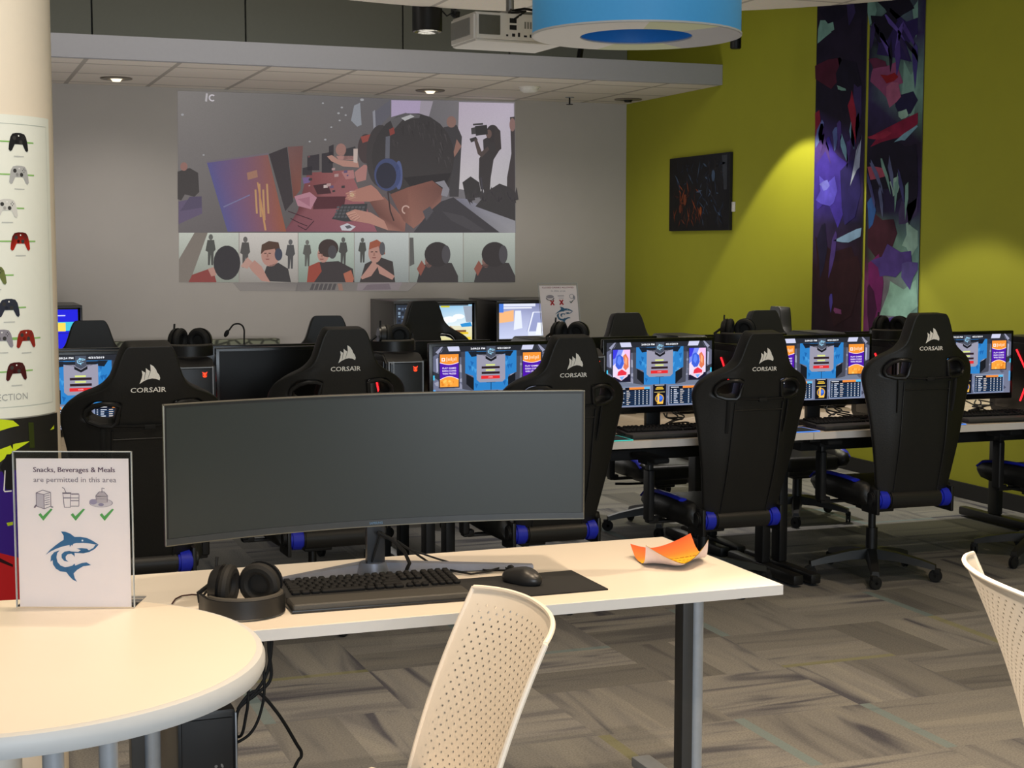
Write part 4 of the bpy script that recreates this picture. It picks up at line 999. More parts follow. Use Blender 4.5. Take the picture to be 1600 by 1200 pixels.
# curled flyer
fl = thing('paper_flyer', 'curled orange and yellow paper flyer on the right end of the white table', 'flyer', (0, 0, 0))
ca, cb_, cc, cd = Vector((1.765, 3.615, 0)), Vector((1.945, 3.60, 0)), Vector((2.0, 3.86, 0)), Vector((1.80, 3.835, 0))
def fpt(u, v, up=0.0):
    p = (ca*(1-u)+cb_*u)*(1-v)+(cd*(1-u)+cc*u)*v
    c2 = lambda a, b, h, w_: h*max(0, 1-math.hypot((u-a), (v-b))/w_)**1.5
    z = .004+.016*max(0, (.25-v)/.25)**1.3+c2(0, 0, .046, .5)+c2(1, 0, .052, .55)+c2(0, 1, .018, .35)+c2(1, 1, .030, .6)+.014*max(0, (v-.8)/.2)
    p.y += .05*(c2(0, 0, 1, .5)+c2(1, 0, 1, .5))
    return Vector((p.x, p.y, TZ+z+up))
n = 18
g = MB(); g.grid([[fpt(i/n, j/n) for i in range(n+1)] for j in range(n+1)]); g.build('sheet', mat('flyer_back', (232, 214, 212), .7, var=.02), fl)
A = Art(); cg = [(236, 186, 36), (248, 200, 44), (248, 190, 48), (240, 130, 56), (230, 92, 50)]
def cgv(v): 
    f = v*(len(cg)-1); i = min(int(f), len(cg)-2); f -= i
    return tuple(cg[i][k]*(1-f)+cg[i+1][k]*f for k in range(3))
for j in range(n):
    for i in range(n):
        A.grad([(i/n, j/n), ((i+1)/n, j/n), ((i+1)/n, (j+1)/n), (i/n, (j+1)/n)], [cgv(j/n), cgv(j/n), cgv((j+1)/n), cgv((j+1)/n)], 0)
random.seed(3)
for r in range(5):
    x = .12
    while x < .86:
        w_ = random.uniform(.02, .07); A.rect(x, .16+r*.1, x+w_, .16+r*.1+.025, (176, 120, 30) if r > 1 else (120, 104, 50), 1); x += w_+.02
A.build('printed_face', MATS['print_matte'], lambda x, y, l: fpt(x, y, .0012+l), fl)

# tower under the table and its hanging cables
tw = thing('desktop_tower', 'black desktop computer standing on the floor under the white table', 'computer', (.602, 3.93, 0))
c = MB(); c.box((0, 0, .235), (.145, .42, .45), .012); c.box((0, -.02, .007), (.15, .4, .014), .004); c.build('case', BLP, tw)
MB().box((0, -.214, .235), (.125, .008, .41), .003).build('front_panel', mat('front_mesh', (30, 30, 32), .6), tw)
MB().box((.071, -.212, .235), (.004, .01, .43), .001).build('silver_edge', STEEL, tw)
A = Art(); A.ell(.02, .32, .004, .004, (150, 150, 150), 10); A.ell(.035, .32, .003, .006, (150, 150, 150), 8, .4); A.build('port_marks', MATS['print_matte'], lambda x, y, l: (x, -.2185-l, y), tw)
def hang(label, P, r):
    t = thing('hanging_cable', label, 'cable', (0, 0, 0), 0, 'cables hanging below the white table')
    MB().tube(P, r, 8).build('wire', BLM, t); MB().cyl(Vector(P[0])+Vector((0, 0, -.004)), Vector(P[0])+Vector((0, 0, .012)), r*1.8, seg=10).build('grommet', RUB, t)
def spl(P, n=8):
    P = [Vector(p) for p in P]; out = []
    for i in range(len(P)-1):
        p0, p1, p2, p3 = P[max(i-1, 0)], P[i], P[i+1], P[min(i+2, len(P)-1)]
        for k in range(n):
            t = k/n
            out.append(.5*((2*p1)+(p2-p0)*t+(2*p0-5*p1+4*p2-p3)*t*t+(3*p1-p0-3*p2+p3)*t**3))
    return out+[P[-1]]
def under(px, py): return mp(px, py, 3.86)
hang('black cable under the white table, looping farthest out over the carpet', spl([(.80, 3.86, .69), under(418, 1050), under(372, 1108), under(398, 1080), under(432, 1112), under(462, 1160), under(471, 1180), under(458, 1205), (.76, 3.86, .01)]), .0045)
hang('black cable under the white table, dropping straight beside the computer tower', spl([(.79, 3.86, .69), under(420, 1010), under(423, 1060), under(400, 1085), under(372, 1110), under(369, 1160), under(369, 1215), (.70, 3.84, .02)]), .0045)
hang('black cable under the white table, curling back to the computer tower', spl([(.77, 3.90, .69), under(413, 1060), under(408, 1110), under(392, 1145), under(365, 1163), (.69, 3.92, .30)]), .004)
hang('short black cable under the white table, nearest the computer tower', spl([(.75, 3.92, .69), under(388, 1080), under(384, 1120), under(376, 1150), (.69, 3.9, .34)]), .004)

# ------------------------------------------------------------------ round bar table with the sign
rx_, ry_, RR, RZ_ = .079, 2.524, .421, .95
rt = thing('round_bar_table', 'round white bar-height table at the left with a thick pale rim', 'table', (rx_, ry_, 0))
MB().lathe([(0, RZ_-.034), (RR-.014, RZ_-.034), (RR-.014, RZ_-.0005), (RR-.016, RZ_), (0, RZ_)], seg=96).build('tabletop', LAM, rt)
MB().lathe([(RR-.0145, RZ_-.036), (RR-.004, RZ_-.034), (RR, RZ_-.026), (RR, RZ_-.012), (RR-.004, RZ_-.003), (RR-.013, RZ_-.0008), (RR-.0145, RZ_-.001)], seg=96).build('rim', EDGE, rt)
for a in (22, 112, 202, 292):
    x, y = .19*math.cos(math.radians(a)), .19*math.sin(math.radians(a))
    MB().cyl((x, y, .0), (x, y, RZ_-.036), .016, seg=20).build('leg', STEEL, rt)
MB().lathe([(0, 0), (.2, 0), (.25, .012), (.25, .02), (0, .03)], seg=40).build('base_plate', STEEL, rt); MB().cyl((0, 0, .03), (0, 0, RZ_-.036), .035, seg=28).build('pedestal', mat('white_powder_coat', (214, 210, 202), .5), rt)

ACR = bpy.data.materials.new('clear_acrylic'); ACR.use_nodes = True
_t = ACR.node_tree; _t.nodes.remove(_t.nodes['Principled BSDF'])
_tr = nd(_t, 'ShaderNodeBsdfTransparent'); _tr.inputs['Color'].default_value = (.985, .99, .99, 1)
_gl = nd(_t, 'ShaderNodeBsdfGlossy'); _gl.inputs['Roughness'].default_value = .03
_fr = nd(_t, 'ShaderNodeFresnel'); _fr.inputs['IOR'].default_value = 1.25
_mx = nd(_t, 'ShaderNodeMixShader'); _t.links.new(_fr.outputs['Fac'], _mx.inputs[0]); _t.links.new(_tr.outputs[0], _mx.inputs[1]); _t.links.new(_gl.outputs[0], _mx.inputs[2])
_t.links.new(_mx.outputs[0], _t.nodes['Material Output'].inputs['Surface'])
ACE = mat('acrylic_edge', (176, 184, 188), .25)
def shark(A, cx, cy, s, col, l=2, up=1, eye=(235, 240, 245)):
    """leaping shark emblem, about 1 wide; up=-1 where the art's y axis points down"""
    Q = lambda P: [(cx+x*s, cy+y*s*up) for x, y in P]
    K = lambda P: [(cx+(x-605)/880*s, cy+(455-y)/880*s*up) for x, y in P]
    A.poly(K([(170, 430), (240, 350), (330, 275), (420, 210), (470, 180), (472, 110), (430, 40), (500, 45), (580, 75), (650, 130), (750, 128), (860, 150), (950, 195), (1045, 258), (985, 255), (900, 240), (800, 230), (680, 232),
              (630, 245), (605, 285), (600, 258), (570, 300), (565, 265), (450, 290), (340, 330), (240, 380)]), col, None, l)
    A.poly(K([(1045, 258), (980, 330), (890, 380), (790, 405), (640, 398), (560, 388), (560, 370), (700, 380), (780, 372), (880, 355), (960, 310), (990, 262)]), col, None, l)
    A.poly(K([(680, 325), (760, 315), (850, 325), (890, 360), (800, 385), (700, 385), (750, 350)]), col, None, l)
    A.poly(K([(560, 365), (480, 375), (430, 420), (430, 480), (470, 530), (540, 545), (500, 510), (495, 460), (530, 420), (590, 410), (630, 440), (645, 465), (645, 410), (640, 385)]), col, None, l)
    A.poly(K([(400, 355), (310, 385), (255, 450), (245, 545), (280, 520), (285, 590), (330, 660), (400, 705), (510, 720), (540, 628), (480, 635), (410, 610), (360, 550), (345, 470), (360, 400)]), col, None, l)
    A.poly(K([(500, 716), (545, 780), (600, 840), (675, 880), (640, 820), (620, 740), (680, 680), (780, 620), (910, 600), (840, 555), (760, 565), (650, 610), (640, 575), (600, 612), (530, 630)]), col, None, l)
    A.ell(cx+175/880*s, cy+265/880*s*up, .018*s, .018*s*abs(up), eye, 10, l=l+1)
def tick(A, cx, cy, s, col, l=2): A.poly([(cx-.5*s, cy+.02*s), (cx-.34*s, cy+.14*s), (cx-.18*s, cy-.08*s), (cx+.38*s, cy+.45*s), (cx+.5*s, cy+.40*s), (cx-.16*s, cy-.40*s)], col, None, l)
def cross(A, cx, cy, s, col, l=2):
    for d in (-1, 1): A.line([(cx-s*.35, cy-d*s*.5), (cx+s*.35, cy+d*s*.5)], s*.26, col, l)
def make_sign(name_label, loc, rz, tilt, draw, W=.213, H=.283, gap=.014):
    t = thing('sign_holder', name_label, 'sign', loc, rz)
    t.rotation_euler = (tilt, 0, rz)
    a = MB(); a.grid([[(-W/2, .003, 0), (W/2, .003, 0)], [(-W/2, .003, H), (W/2, .003, H)]]); a.grid([[(-W/2, -.0025, 0), (W/2, -.0025, 0)], [(-W/2, -.0025, H), (W/2, -.0025, H)]]); a.box((0, .045*math.cos(tilt)+.0, .0014-.045*math.sin(tilt)), (W, .085, .0028), .0008, rot=RX(-tilt))
    a.build('acrylic_holder', ACR, t, smooth=False)
    e = MB()
    for s_ in (-1, 1): e.box((s_*(W/2-.0006), 0, H/2), (.0012, .0066, H))
    e.box((0, 0, H-.0006), (W, .0066, .0012)); e.build('polished_edge', ACE, t, smooth=False)
    MB().box((0, 0, (H-gap)/2+.001), (W-.012, .0008, H-gap), 0).build('paper', mat('sign_paper', (248, 234, 228), .6, var=.01), t, smooth=False)
    A = Art(); draw(A); A.build('printed_notice', MATS['print_matte'], lambda x, y, l: (x, -.0007-l, y), t, 0.00012)
    return t
def snacks(A):
    tx, gx = (116, 92, 104), (134, 118, 126)
    
    for q_ in (-.00035, 0, .00035): A.text('Snacks, Beverages & Meals', .003+q_, .2455, .0094, tx, 'C', w=.146, l=1+q_*300)
    A.text('are permitted in this area', .004, .2275, .0094, gx, 'C', w=.148, l=1)
    ln = (128, 112, 124)
    def o(P, w_=.0011, c=ln): A.line(P, w_, c, 2)
    # snack box
    A.poly([(-.066, .184), (-.052, .179), (-.052, .205), (-.066, .208)], (206, 194, 196), None, 1)
    o([(-.066, .184), (-.066, .208), (-.052, .205), (-.052, .179), (-.066, .184)]); o([(-.052, .179), (-.040, .184), (-.040, .209), (-.052, .205)]); o([(-.066, .208), (-.054, .213), (-.040, .209)]); o([(-.070, .181), (-.066, .186)], .003); o([(-.040, .183), (-.036, .182)], .002)
    for k in range(5): o([(-.051+.001*(k % 2), .186+k*.004), (-.042, .188+k*.004)], .0012, (150, 136, 146))
    # cups
    o([(-.018, .207), (-.016, .182), (-.005, .182), (-.004, .207), (-.018, .207)]); o([(-.019, .208), (-.003, .208)], .0016); o([(-.012, .208), (-.0155, .216), (-.019, .218)], .0012); o([(-.017, .199), (-.005, .199)], .0022, (160, 148, 156))
    o([(-.004, .184), (.010, .184)]); o([(.011, .205), (.010, .184)]); o([(-.003, .206), (.011, .206)], .002); o([(-.004, .199), (.010, .199)], .0012); o([(-.004, .194), (.010, .194)], .0012)
    # burger on a plate
    A.ell(.050, .190, .021, .0075, (218, 206, 206), 24, l=1); A.ring(.050, .190, .020, .021, ln, sy=.37, l=2); A.poly([(.042, .190), (.060, .190), (.062, .202), (.056, .209), (.047, .209), (.041, .202)], (200, 186, 186), None, 2)
    o([(.042, .202), (.061, .202)], .0014); o([(.042, .191), (.041, .203), (.047, .210), (.056, .210), (.062, .203), (.061, .191)]); o([(.052, .209), (.052, .217), (.057, .216)], .0011); A.ell(.036, .192, .007, .005, (170, 158, 178), 12, l=3); A.ell(.050, .187, .005, .003, (160, 148, 168), 12, l=3)
    for x in (-.050, .008, .060): tick(A, x, .168, .026, (98, 172, 92))
    shark(A, -.004, .093, .096, (62, 114, 156), 2)
sg = make_sign('clear sign holder with snacks notice standing on the round table', (.2265, 2.822, RZ_+.001), -math.atan2(.104, .265)*0-math.radians(21.2), 0.0, snacks)

# ------------------------------------------------------------------ white perforated chairs
def perforated():
    M = bpy.data.materials.new('perforated_white_plastic'); M.use_nodes = True
    nt = M.node_tree; L = nt.links.new; b = nt.nodes['Principled BSDF']
    b.inputs['Base Color'].default_value = lin((250, 240, 226))+(1,); b.inputs['Roughness'].default_value = .45
    uv = nd(nt, 'ShaderNodeUVMap'); uv.uv_map = 'UVMap'; sp = nd(nt, 'ShaderNodeSeparateXYZ'); L(uv.outputs['UV'], sp.inputs[0])
    def mt_(op, a, b_=None):
        n = nd(nt, 'ShaderNodeMath', operation=op)
        for i, q in enumerate((a, b_)):
            if q is None: continue
            if hasattr(q, 'node'): L(q, n.inputs[i])
            else: n.inputs[i].default_value = q
        return n.outputs[0]
    def dots(ox, oy):
        fx = mt_('SUBTRACT', mt_('FRACT', mt_('ADD', sp.outputs['X'], ox)), .5); fy = mt_('SUBTRACT', mt_('FRACT', mt_('ADD', sp.outputs['Y'], oy)), .5)
        return mt_('SQRT', mt_('ADD', mt_('MULTIPLY', fx, fx), mt_('MULTIPLY', fy, fy)))
    d = mt_('MINIMUM', dots(0, 0), dots(.5, .5))
    hole = mt_('LESS_THAN', d, .105)
    ins = mt_('MULTIPLY', mt_('MULTIPLY', mt_('GREATER_THAN', sp.outputs['X'], 1.0), mt_('LESS_THAN', sp.outputs['X'], 17.0)), mt_('MULTIPLY', mt_('GREATER_THAN', sp.outputs['Y'], 1.0), mt_('LESS_THAN', sp.outputs['Y'], 15.2)))
    h = mt_('MULTIPLY', hole, ins)
    tr_ = nd(nt, 'ShaderNodeBsdfTransparent'); mx_ = nd(nt, 'ShaderNodeMixShader'); L(h, mx_.inputs[0]); L(b.outputs[0], mx_.inputs[1]); L(tr_.outputs[0], mx_.inputs[2])
    L(mx_.outputs[0], nt.nodes['Material Output'].inputs['Surface'])
    return M
PERF = perforated(); WCH = mat('white_chair_plastic', (250, 240, 226), .45, var=.015)
def make_white_chair(label, loc, rz, tilt_in=.46, wb=.36):
    """faces +y of its own axes; origin on the floor under the middle of the back's top edge"""
    t = thing('perforated_chair', label, 'chair', loc, rz)
    zt, zb, W = .86, .43, .51
    n, m_ = 36, 18
    def pt(u, v, off=0.0):
        f = 1-v
        w_ = W/2*(1+.06*f)
        x = u*w_
        sagg = .072*(1-.25*f)
        y = -sagg*(1-abs(u)**2.2)+.0+ tilt_in*(zt-zb)*f*(1-.25*f)
        z = zb+(zt-zb)*v - .012*(abs(u)**3)*v
        return Vector((x, y-off, z))
    th = .0016
    b = bmesh.new(); uvl = b.loops.layers.uv.new('UVMap')
    def sheet(off, flip):
        vs = [[b.verts.new(pt(-1+2*i/n, j/m_, off)) for i in range(n+1)] for j in range(m_+1)]
        for j in range(m_):
            for i in range(n):
                q = [vs[j][i], vs[j][i+1], vs[j+1][i+1], vs[j+1][i]]; uvq = [(i, j), (i+1, j), (i+1, j+1), (i, j+1)]
                if flip: q.reverse(); uvq.reverse()
                f = b.faces.new(q)
                for lp, (a, c) in zip(f.loops, uvq): lp[uvl].uv = (a/n*18, c/m_*16.4)
        return vs
    A_, B_ = sheet(0, True), sheet(th, False)
    def rim(P, Q):
        for k in range(len(P)-1):
            f = b.faces.new((P[k], P[k+1], Q[k+1], Q[k]))
            for lp in f.loops: lp[uvl].uv = (0, 0)
    rim([r[0] for r in A_], [r[0] for r in B_]); rim([r[-1] for r in A_], [r[-1] for r in B_]); rim(A_[0], B_[0]); rim(A_[-1], B_[-1])
    bmesh.ops.recalc_face_normals(b, faces=b.faces)
    me = bpy.data.meshes.new('backrest'); b.to_mesh(me); b.free(); me.shade_smooth(); me.set_sharp_from_angle(angle=.7)
    o = bpy.data.objects.new('backrest', me); COL.objects.link(o); me.materials.append(PERF); o.parent = t
    fr = MB(); 
    for s in (-1, 1): fr.tube([pt(s*1.0, j/12, th/2)+Vector((s*.002, 0, 0)) for j in range(13)], .006, 8)
    fr.tube([pt(-1+2*k/24, 1.0, th/2) for k in range(25)], .0056, 8)
    fr.build('back_rim', WCH, o)
    yb = pt(0, 0).y
    se = MB(); se.box((0, yb+.25, .44), (.44, .44, .022), .01, 3); se.build('seat', WCH, t)
    for s in (-1, 1):
        sup = MB(); sup.box((s*.17, yb+.0+tilt_in*.3, .425), (.06, .10, .10), .02, 3, rot=RX(.5)); sup.build('back_support', WCH, t)
    for sx in (-1, 1):
        for sy in (0, 1):
            MB().cyl((sx*.19, yb+.07+sy*.36, .43), (sx*.235, yb+.03+sy*.43, 0), .013, .011, seg=14).build('leg', WCH, t)
    return t
make_white_chair('white perforated plastic chair with its back in front of the rectangular table', (1.085, 2.905, 0), math.radians(86))
make_white_chair('white perforated plastic chair at the right with its back turned to the column', (2.283, 2.852, 0), math.radians(-112))
# ------------------------------------------------------------------ gaming chairs
BLUE = mat('blue_leatherette', (24, 40, 190), .45, bump=.08, scale=120); WEMB = mat('white_embroidery', (250, 246, 236), .8, var=.06, scale=300)
FAB = mat('black_back_leather', (25, 25, 24), .47, var=.15, scale=160, bump=.12)
BASEM = mat('black_nylon_base', (40, 40, 40), .42)
def emblem(A, cx, cy, s):
    Q = lambda P: [(cx+(x-.5)*s, cy+(y-.5)*s) for x, y in P]
    c = (252, 248, 240)
    A.poly(Q([(0, 0), (.10, .30), (.13, .48), (.09, .70), (.20, .62), (.27, .58), (.235, .40), (.22, .20), (.10, .10)]), c)
    A.poly(Q([(.235, .20), (.26, .42), (.30, .58), (.285, .82), (.42, .70), (.50, .66), (.44, .42), (.40, .26)]), c)
    A.poly(Q([(.415, .27), (.46, .42), (.53, .66), (.50, 1.0), (.66, .90), (.80, .70), (.84, .58), (.70, .50), (.60, .34)]), c)
    A.poly(Q([(0, 0), (.10, .10), (.22, .20), (.24, .21), (.40, .265), (.42, .27), (.60, .34), (.70, .50), (.84, .58), (.95, .44), (1.0, .28), (.97, .16), (.80, .24), (.60, .27), (.40, .23), (.20, .14)]), c)
    return A
def word(A, cx, cy, h, W, c=(252, 248, 240)):
    A.text('CORSAIR', cx, cy, h, c, 'C', w=W, bold=.012)
    # slab feet of the lettering
    k = W/1.0
    for x, top in ((-.055, 1), (.27, 1), (.36, 1)): A.rect(cx+x*W-.0, cy-.0, cx+x*W+.05*W, cy+h*.10, c)
    A.rect(cx+.265*W, cy+h*.9, cx+.315*W, cy+h, c)
SROWS = [0, .010, .035, .08, .12, .15, .178, .205, .248, .290, .325, .38, .48, .60, .74, .865]
def halfw(s):
    K = [(0, .072), (.010, .084), (.035, .097), (.08, .111), (.12, .124), (.15, .142), (.178, .188), (.205, .238), (.248, .282), (.290, .295), (.325, .292), (.38, .276), (.48, .254), (.62, .228), (.75, .205), (.865, .188)]
    for (a, u), (b, v) in zip(K, K[1:]):
        if a <= s <= b: return u+(v-u)*(s-a)/(b-a)
    return K[-1][1]
CFR = [0, .055, .106, .160, .208]
def back_y(x, s):
    a = abs(x)
    y = .72*max(0, a-.13)**1.15
    y += .018*max(0, 1-s/.16)+.02*math.exp(-((s-.60)/.2)**2)*-1
    return y
def back_pt(x, s): return Vector((x, back_y(x, s), .865-s))      # relative to pivot
def make_gaming_chair(label, loc, rz, tilt, group, drop=0.0, star=-82):
    """faces +y of its own axes; origin on the floor under the lower back edge"""
    t = thing('gaming_chair', label, 'chair', loc, rz, group)
    Tm = Matrix.Translation((0, 0, .44)) @ RX(tilt)
    # backrest with two openings
    b = bmesh.new(); rows = []
    for s in SROWS:
        w_ = halfw(s); f = min(1, w_/.282)
        if s >= .38: f = min(1, w_/.268)
        cols = [c*f for c in CFR]+[w_]
        xs = [-c for c in reversed(cols[1:])]+cols
        rows.append([b.verts.new(Tm @ back_pt(x, s)) for x in xs])
    for j in range(len(rows)-1):
        for i in range(10):
            if SROWS[j] >= .204 and SROWS[j+1] <= .291 and i in (1, 2, 7, 8): continue
            b.faces.new((rows[j][i], rows[j+1][i], rows[j+1][i+1], rows[j][i+1]))
    bmesh.ops.recalc_face_normals(b, faces=b.faces)
    if sum(f.normal.y for f in b.faces) > 0: bmesh.ops.reverse_faces(b, faces=b.faces)
    me = bpy.data.meshes.new('backrest'); b.to_mesh(me); b.free(); me.shade_smooth()
    o = bpy.data.objects.new('backrest', me); COL.objects.link(o); me.materials.append(FAB); o.parent = t
    s1 = o.modifiers.new('fine', 'SUBSURF'); s1.levels = 2; s1.render_levels = 2
    so = o.modifiers.new('thick', 'SOLIDIFY'); so.thickness = .075; so.offset = -1; so.use_even_offset = False
    ss = o.modifiers.new('soft', 'SUBSURF'); ss.levels = 1; ss.render_levels = 1
    on = lambda x, s, d=.004: Tm @ (back_pt(x, s)+Vector((0, -d, 0)))
    for sx in (-1, 1):
        q = MB(); q.tube([on(sx*.118*(1-.12*max(0, s-.6)), s, .0005) for s in [.31+.54*k/16 for k in range(17)]], .0035, 8); q.build('seam_piping', BLP, o)
        c = Vector((sx*.158, 0, 0)); H = [(.096, .216), (.116, .207), (.148, .208), (.178, .222), (.202, .246), (.206, .268), (.195, .286), (.160, .293), (.118, .291), (.104, .278), (.099, .248)]
        q = MB(); q.tube([Tm @ (back_pt(sx*x, s)+Vector((0, -.002, 0))) for x, s in H], .009, 8, True); q.build('opening_trim', BLP, t)
        q = MB(); q.tube([on(sx*.150, .292, -.002), on(sx*.148, .33, .003), on(sx*.145, .40, .002), on(sx*.142, .45, -.004)], .01, 8, flat=(.009, .003)); q.build('belt_strap', RUB, t)
    q = MB(); q.tube([on(-.115+.23*k/10, .29+.006*math.sin(k*PI/10), .002) for k in range(11)], .012, 8, flat=(.012, .004)); q.box(on(.01, .296, .008), (.04, .012, .018), .004); q.build('pillow_strap', RUB, t)
    q = MB(); q.tube([on(-.12+.24*k/10, .345, .0003) for k in range(11)], .003, 8); q.build('cross_seam', BLP, o)
    A = Art(); emblem(A, .004, .865-.098, .070); word(A, 0, .865-.164, .018, .122)
    A.build('embroidered_logo', MATS_EMB, lambda x, y, l: Tm @ (back_pt(x, .865-y)+Vector((0, -.0035-l, 0))), t, 0.0002)
    # roll at the foot of the back
    q = MB(); q.cyl((-.135, .01, .437), (.135, .01, .437), .042, seg=24, bev=.006); q.build('rear_roll', LEA, t)
    for sx in (-1, 1):
        q = MB(); q.cyl((sx*.135, .01, .437), (sx*.188, .012, .437), .0425, seg=24, bev=.008); q.build('blue_roll_end', BLUE, t)
        q = MB(); q.box((sx*.195, .05, .43), (.016, .14, .12), .006); q.cyl((sx*.187, .03, .44), (sx*.214, .03, .44), .034, seg=20, bev=.005); q.build('hinge_cover', BLP, t)
    # seat
    q = MB(); q.box((0, .30, .435), (.34, .52, .085), .03, 4); se = q.build('seat', FAB, t)
    for sx in (-1, 1):
        q = MB()
        pr_ = [(sx*.15, .435), (sx*.155, .475), (sx*.20, .515), (sx*.24, .50), (sx*.25, .45), (sx*.22, .40), (sx*.15, .40)]
        prof = []
        for k, (yy, sc_) in enumerate(((.05, .75), (.08, .95), (.3, 1.0), (.48, .95), (.55, .75), (.575, .5))):
            prof.append([Vector((sx*.19+(x-sx*.19)*sc_, yy, .45+(z-.45)*sc_)) for x, z in pr_]+[Vector((sx*.19+(pr_[0][0]-sx*.19)*sc_, yy, .45+(pr_[0][1]-.45)*sc_))])
        q.grid(prof); bb = q.bm
        bmesh.ops.remove_doubles(bb, verts=bb.verts, dist=1e-5); bmesh.ops.holes_fill(bb, edges=bb.edges, sides=0); bmesh.ops.recalc_face_normals(bb, faces=bb.faces)
        q.build('side_bolster', FAB, se, angle=1.2)
        q = MB(); q.tube([(sx*.222, .14, .512), (sx*.222, .26, .516), (sx*.222, .40, .514), (sx*.216, .52, .498), (sx*.212, .565, .47)], .02, 8, flat=(.022, .008)); q.build('blue_stripe', BLUE, se)
    q = MB(); q.box((0, .34, .372), (.22, .26, .04), .01); q.box((0, .34, .345), (.12, .16, .03), .008); q.tube([(.06, .34, .35), (.2, .34, .352), (.27, .33, .355)], .007); q.build('tilt_mechanism', BLP, t)
    for sx in (-1, 1):
        q = MB(); q.box((sx*.285, .33, .395), (.05, .05, .03), .006); q.box((sx*.23, .33, .385), (.12, .045, .012), .003)
        q.box((sx*.30, .33, .51), (.034, .06, .24), .012, 3); q.box((sx*.30, .33, .635), (.026, .045, .06), .008); ar = q.build('armrest', BLP, t)
        q = MB(); q.box((sx*.29, .34, .682), (.08, .25, .026), .013, 3); q.box((sx*.30, .34, .664), (.06, .10, .02), .006); q.build('arm_pad', RUB, ar)
    q = MB(); q.cyl((0, .36, .10), (0, .36, .24), .028, seg=24); q.cyl((0, .36, .24), (0, .36, .35), .018, seg=20); q.build('gas_lift', BLP, t)
    for k in range(5):
        a = math.radians(star+72*k)
        d = Vector((math.cos(a), math.sin(a), 0)); c = Vector((0, .36, 0))
        q = MB(); pts = [c+d*.02+Vector((0, 0, .115)), c+d*.12+Vector((0, 0, .108)), c+d*.24+Vector((0, 0, .088)), c+d*.31+Vector((0, 0, .072))]
        n_ = Vector((-d.y, d.x, 0)); rws = []
        for p, w_, h in zip(pts, (.032, .028, .024, .02), (.024, .02, .016, .012)):
            rws.append([p+n_*w_+Vector((0, 0, -h)), p+n_*w_*.7+Vector((0, 0, h)), p-n_*w_*.7+Vector((0, 0, h)), p-n_*w_+Vector((0, 0, -h)), p+n_*w_+Vector((0, 0, -h))])
        q.grid(rws); bb = q.bm; bmesh.ops.remove_doubles(bb, verts=bb.verts, dist=1e-5); bmesh.ops.holes_fill(bb, edges=bb.edges, sides=0); bmesh.ops.recalc_face_normals(bb, faces=bb.faces)
        lg_ = q.build('base_leg', BASEM, t)
        p = c+d*.31
        make_caster_at(lg_, p, a+.5+k)
    for ch in t.children:
        if not ch.name.startswith(('base_leg', 'gas_lift')): ch.location.z -= drop
    return t
CAST = {}
def make_caster_at(parent, p, rz):
    if 'm' not in CAST:
        o = make_caster(parent, (0, 0, 0), .031); CAST['m'] = o.data
    else:
        o = bpy.data.objects.new('caster', CAST['m']); COL.objects.link(o); o.parent = parent
    o.location = p; o.rotation_euler = (0, 0, rz)
MATS_EMB = art_mat('embroidery', 0.0, 1.0, 0.85, 0.08, 400)
GF = 'black gaming chairs tucked at the near row of desks'
GR = 'black gaming chairs on the far side of the desks'
near = [('black gaming chair nearest the white column, its back partly behind the curved monitor', (.685, 5.66), 2, 21, 0),
        ('black gaming chair in front of the switched-off dark monitor', (1.50, 5.99), 2, 13, .01),
        ('black gaming chair rising behind the right end of the curved monitor', (2.465, 6.0), 0, 15, .055),
        ('black gaming chair, reclined and wholly in view, second from the right', (3.37, 6.015), 0, 15, .055),
        ('black gaming chair farthest right with its whole star base visible', (4.225, 5.93), -3, 9, 0),
        ('black gaming chair at the right edge, only its blue-striped seat and base in view', (5.30, 5.98), 4, 10, 0)]
proto = None
for (lab, (x, y), rz, tl, dp), sr in zip(near, (-100, -82, -72, -82, -117, -82)):
    make_gaming_chair(lab, (x, y, 0), math.radians(rz), math.radians(tl), GF, dp, sr)
def lift(o, dz):
    for c in o.children:
        pass
far = [((.765, 8.16), 178, 12, 'far-side gaming chair beside the white column, facing the desks'),
       ((2.055, 8.29), 174, 12, 'far-side gaming chair left of the black television cabinets, below the projected picture'),
       ((2.785, 8.80), 183, 10, 'tall far-side gaming chair in front of the racing game television'),
       ((3.83, 8.12), 180, 13, 'far-side gaming chair right of the small shark notice'),
       ((4.76, 8.15), 176, 13, 'far-side gaming chair beside the tilted one at the green wall'),
       ((5.02, 8.62), 80, 8, 'far-side gaming chair turned sideways against the green wall')]
for (x, y), rz, tl, lab in far:
    make_gaming_chair(lab, (x, y, 0), math.radians(rz), math.radians(tl), GR, .085 if tl != 10 else .03)

# ------------------------------------------------------------------ rows of desks
DTOP = mat('desk_laminate', (214, 200, 182), .4, var=.03, scale=6); DEDGE = mat('desk_edge', (240, 232, 224), .5, var=.02)
def make_desk(label, x0, x1, y0, y1, group):
    t = thing('computer_desk', label, 'desk', ((x0+x1)/2, (y0+y1)/2, 0), 0, group)
    w_, d_ = x1-x0-.004, y1-y0-.004
    tp_ = MB().box((0, 0, .72), (w_-.004, d_-.004, .034), .002).build('tabletop', DTOP, t, smooth=False)
    e = MB()
    for s in (-1, 1): e.box((0, s*(d_/2-.001), .72), (w_, .003, .032)); e.box((s*(w_/2-.001), 0, .72), (.003, d_, .032))
    e.build('edge_band', DEDGE, tp_, smooth=False)
    for s in (-1, 1):
        q = MB(); q.box((s*(w_/2-.045), .02, .38), (.045, .08, .64), .008); q.box((s*(w_/2-.045), 0, .035), (.055, d_-.06, .05), .012); q.box((s*(w_/2-.045), 0, .692), (.06, d_-.12, .02), .004); q.build('leg', BLP, t)
    MB().box((0, .08, .62), (w_-.3, .14, .05), .01).build('cable_tray', BLM, t)
    return t
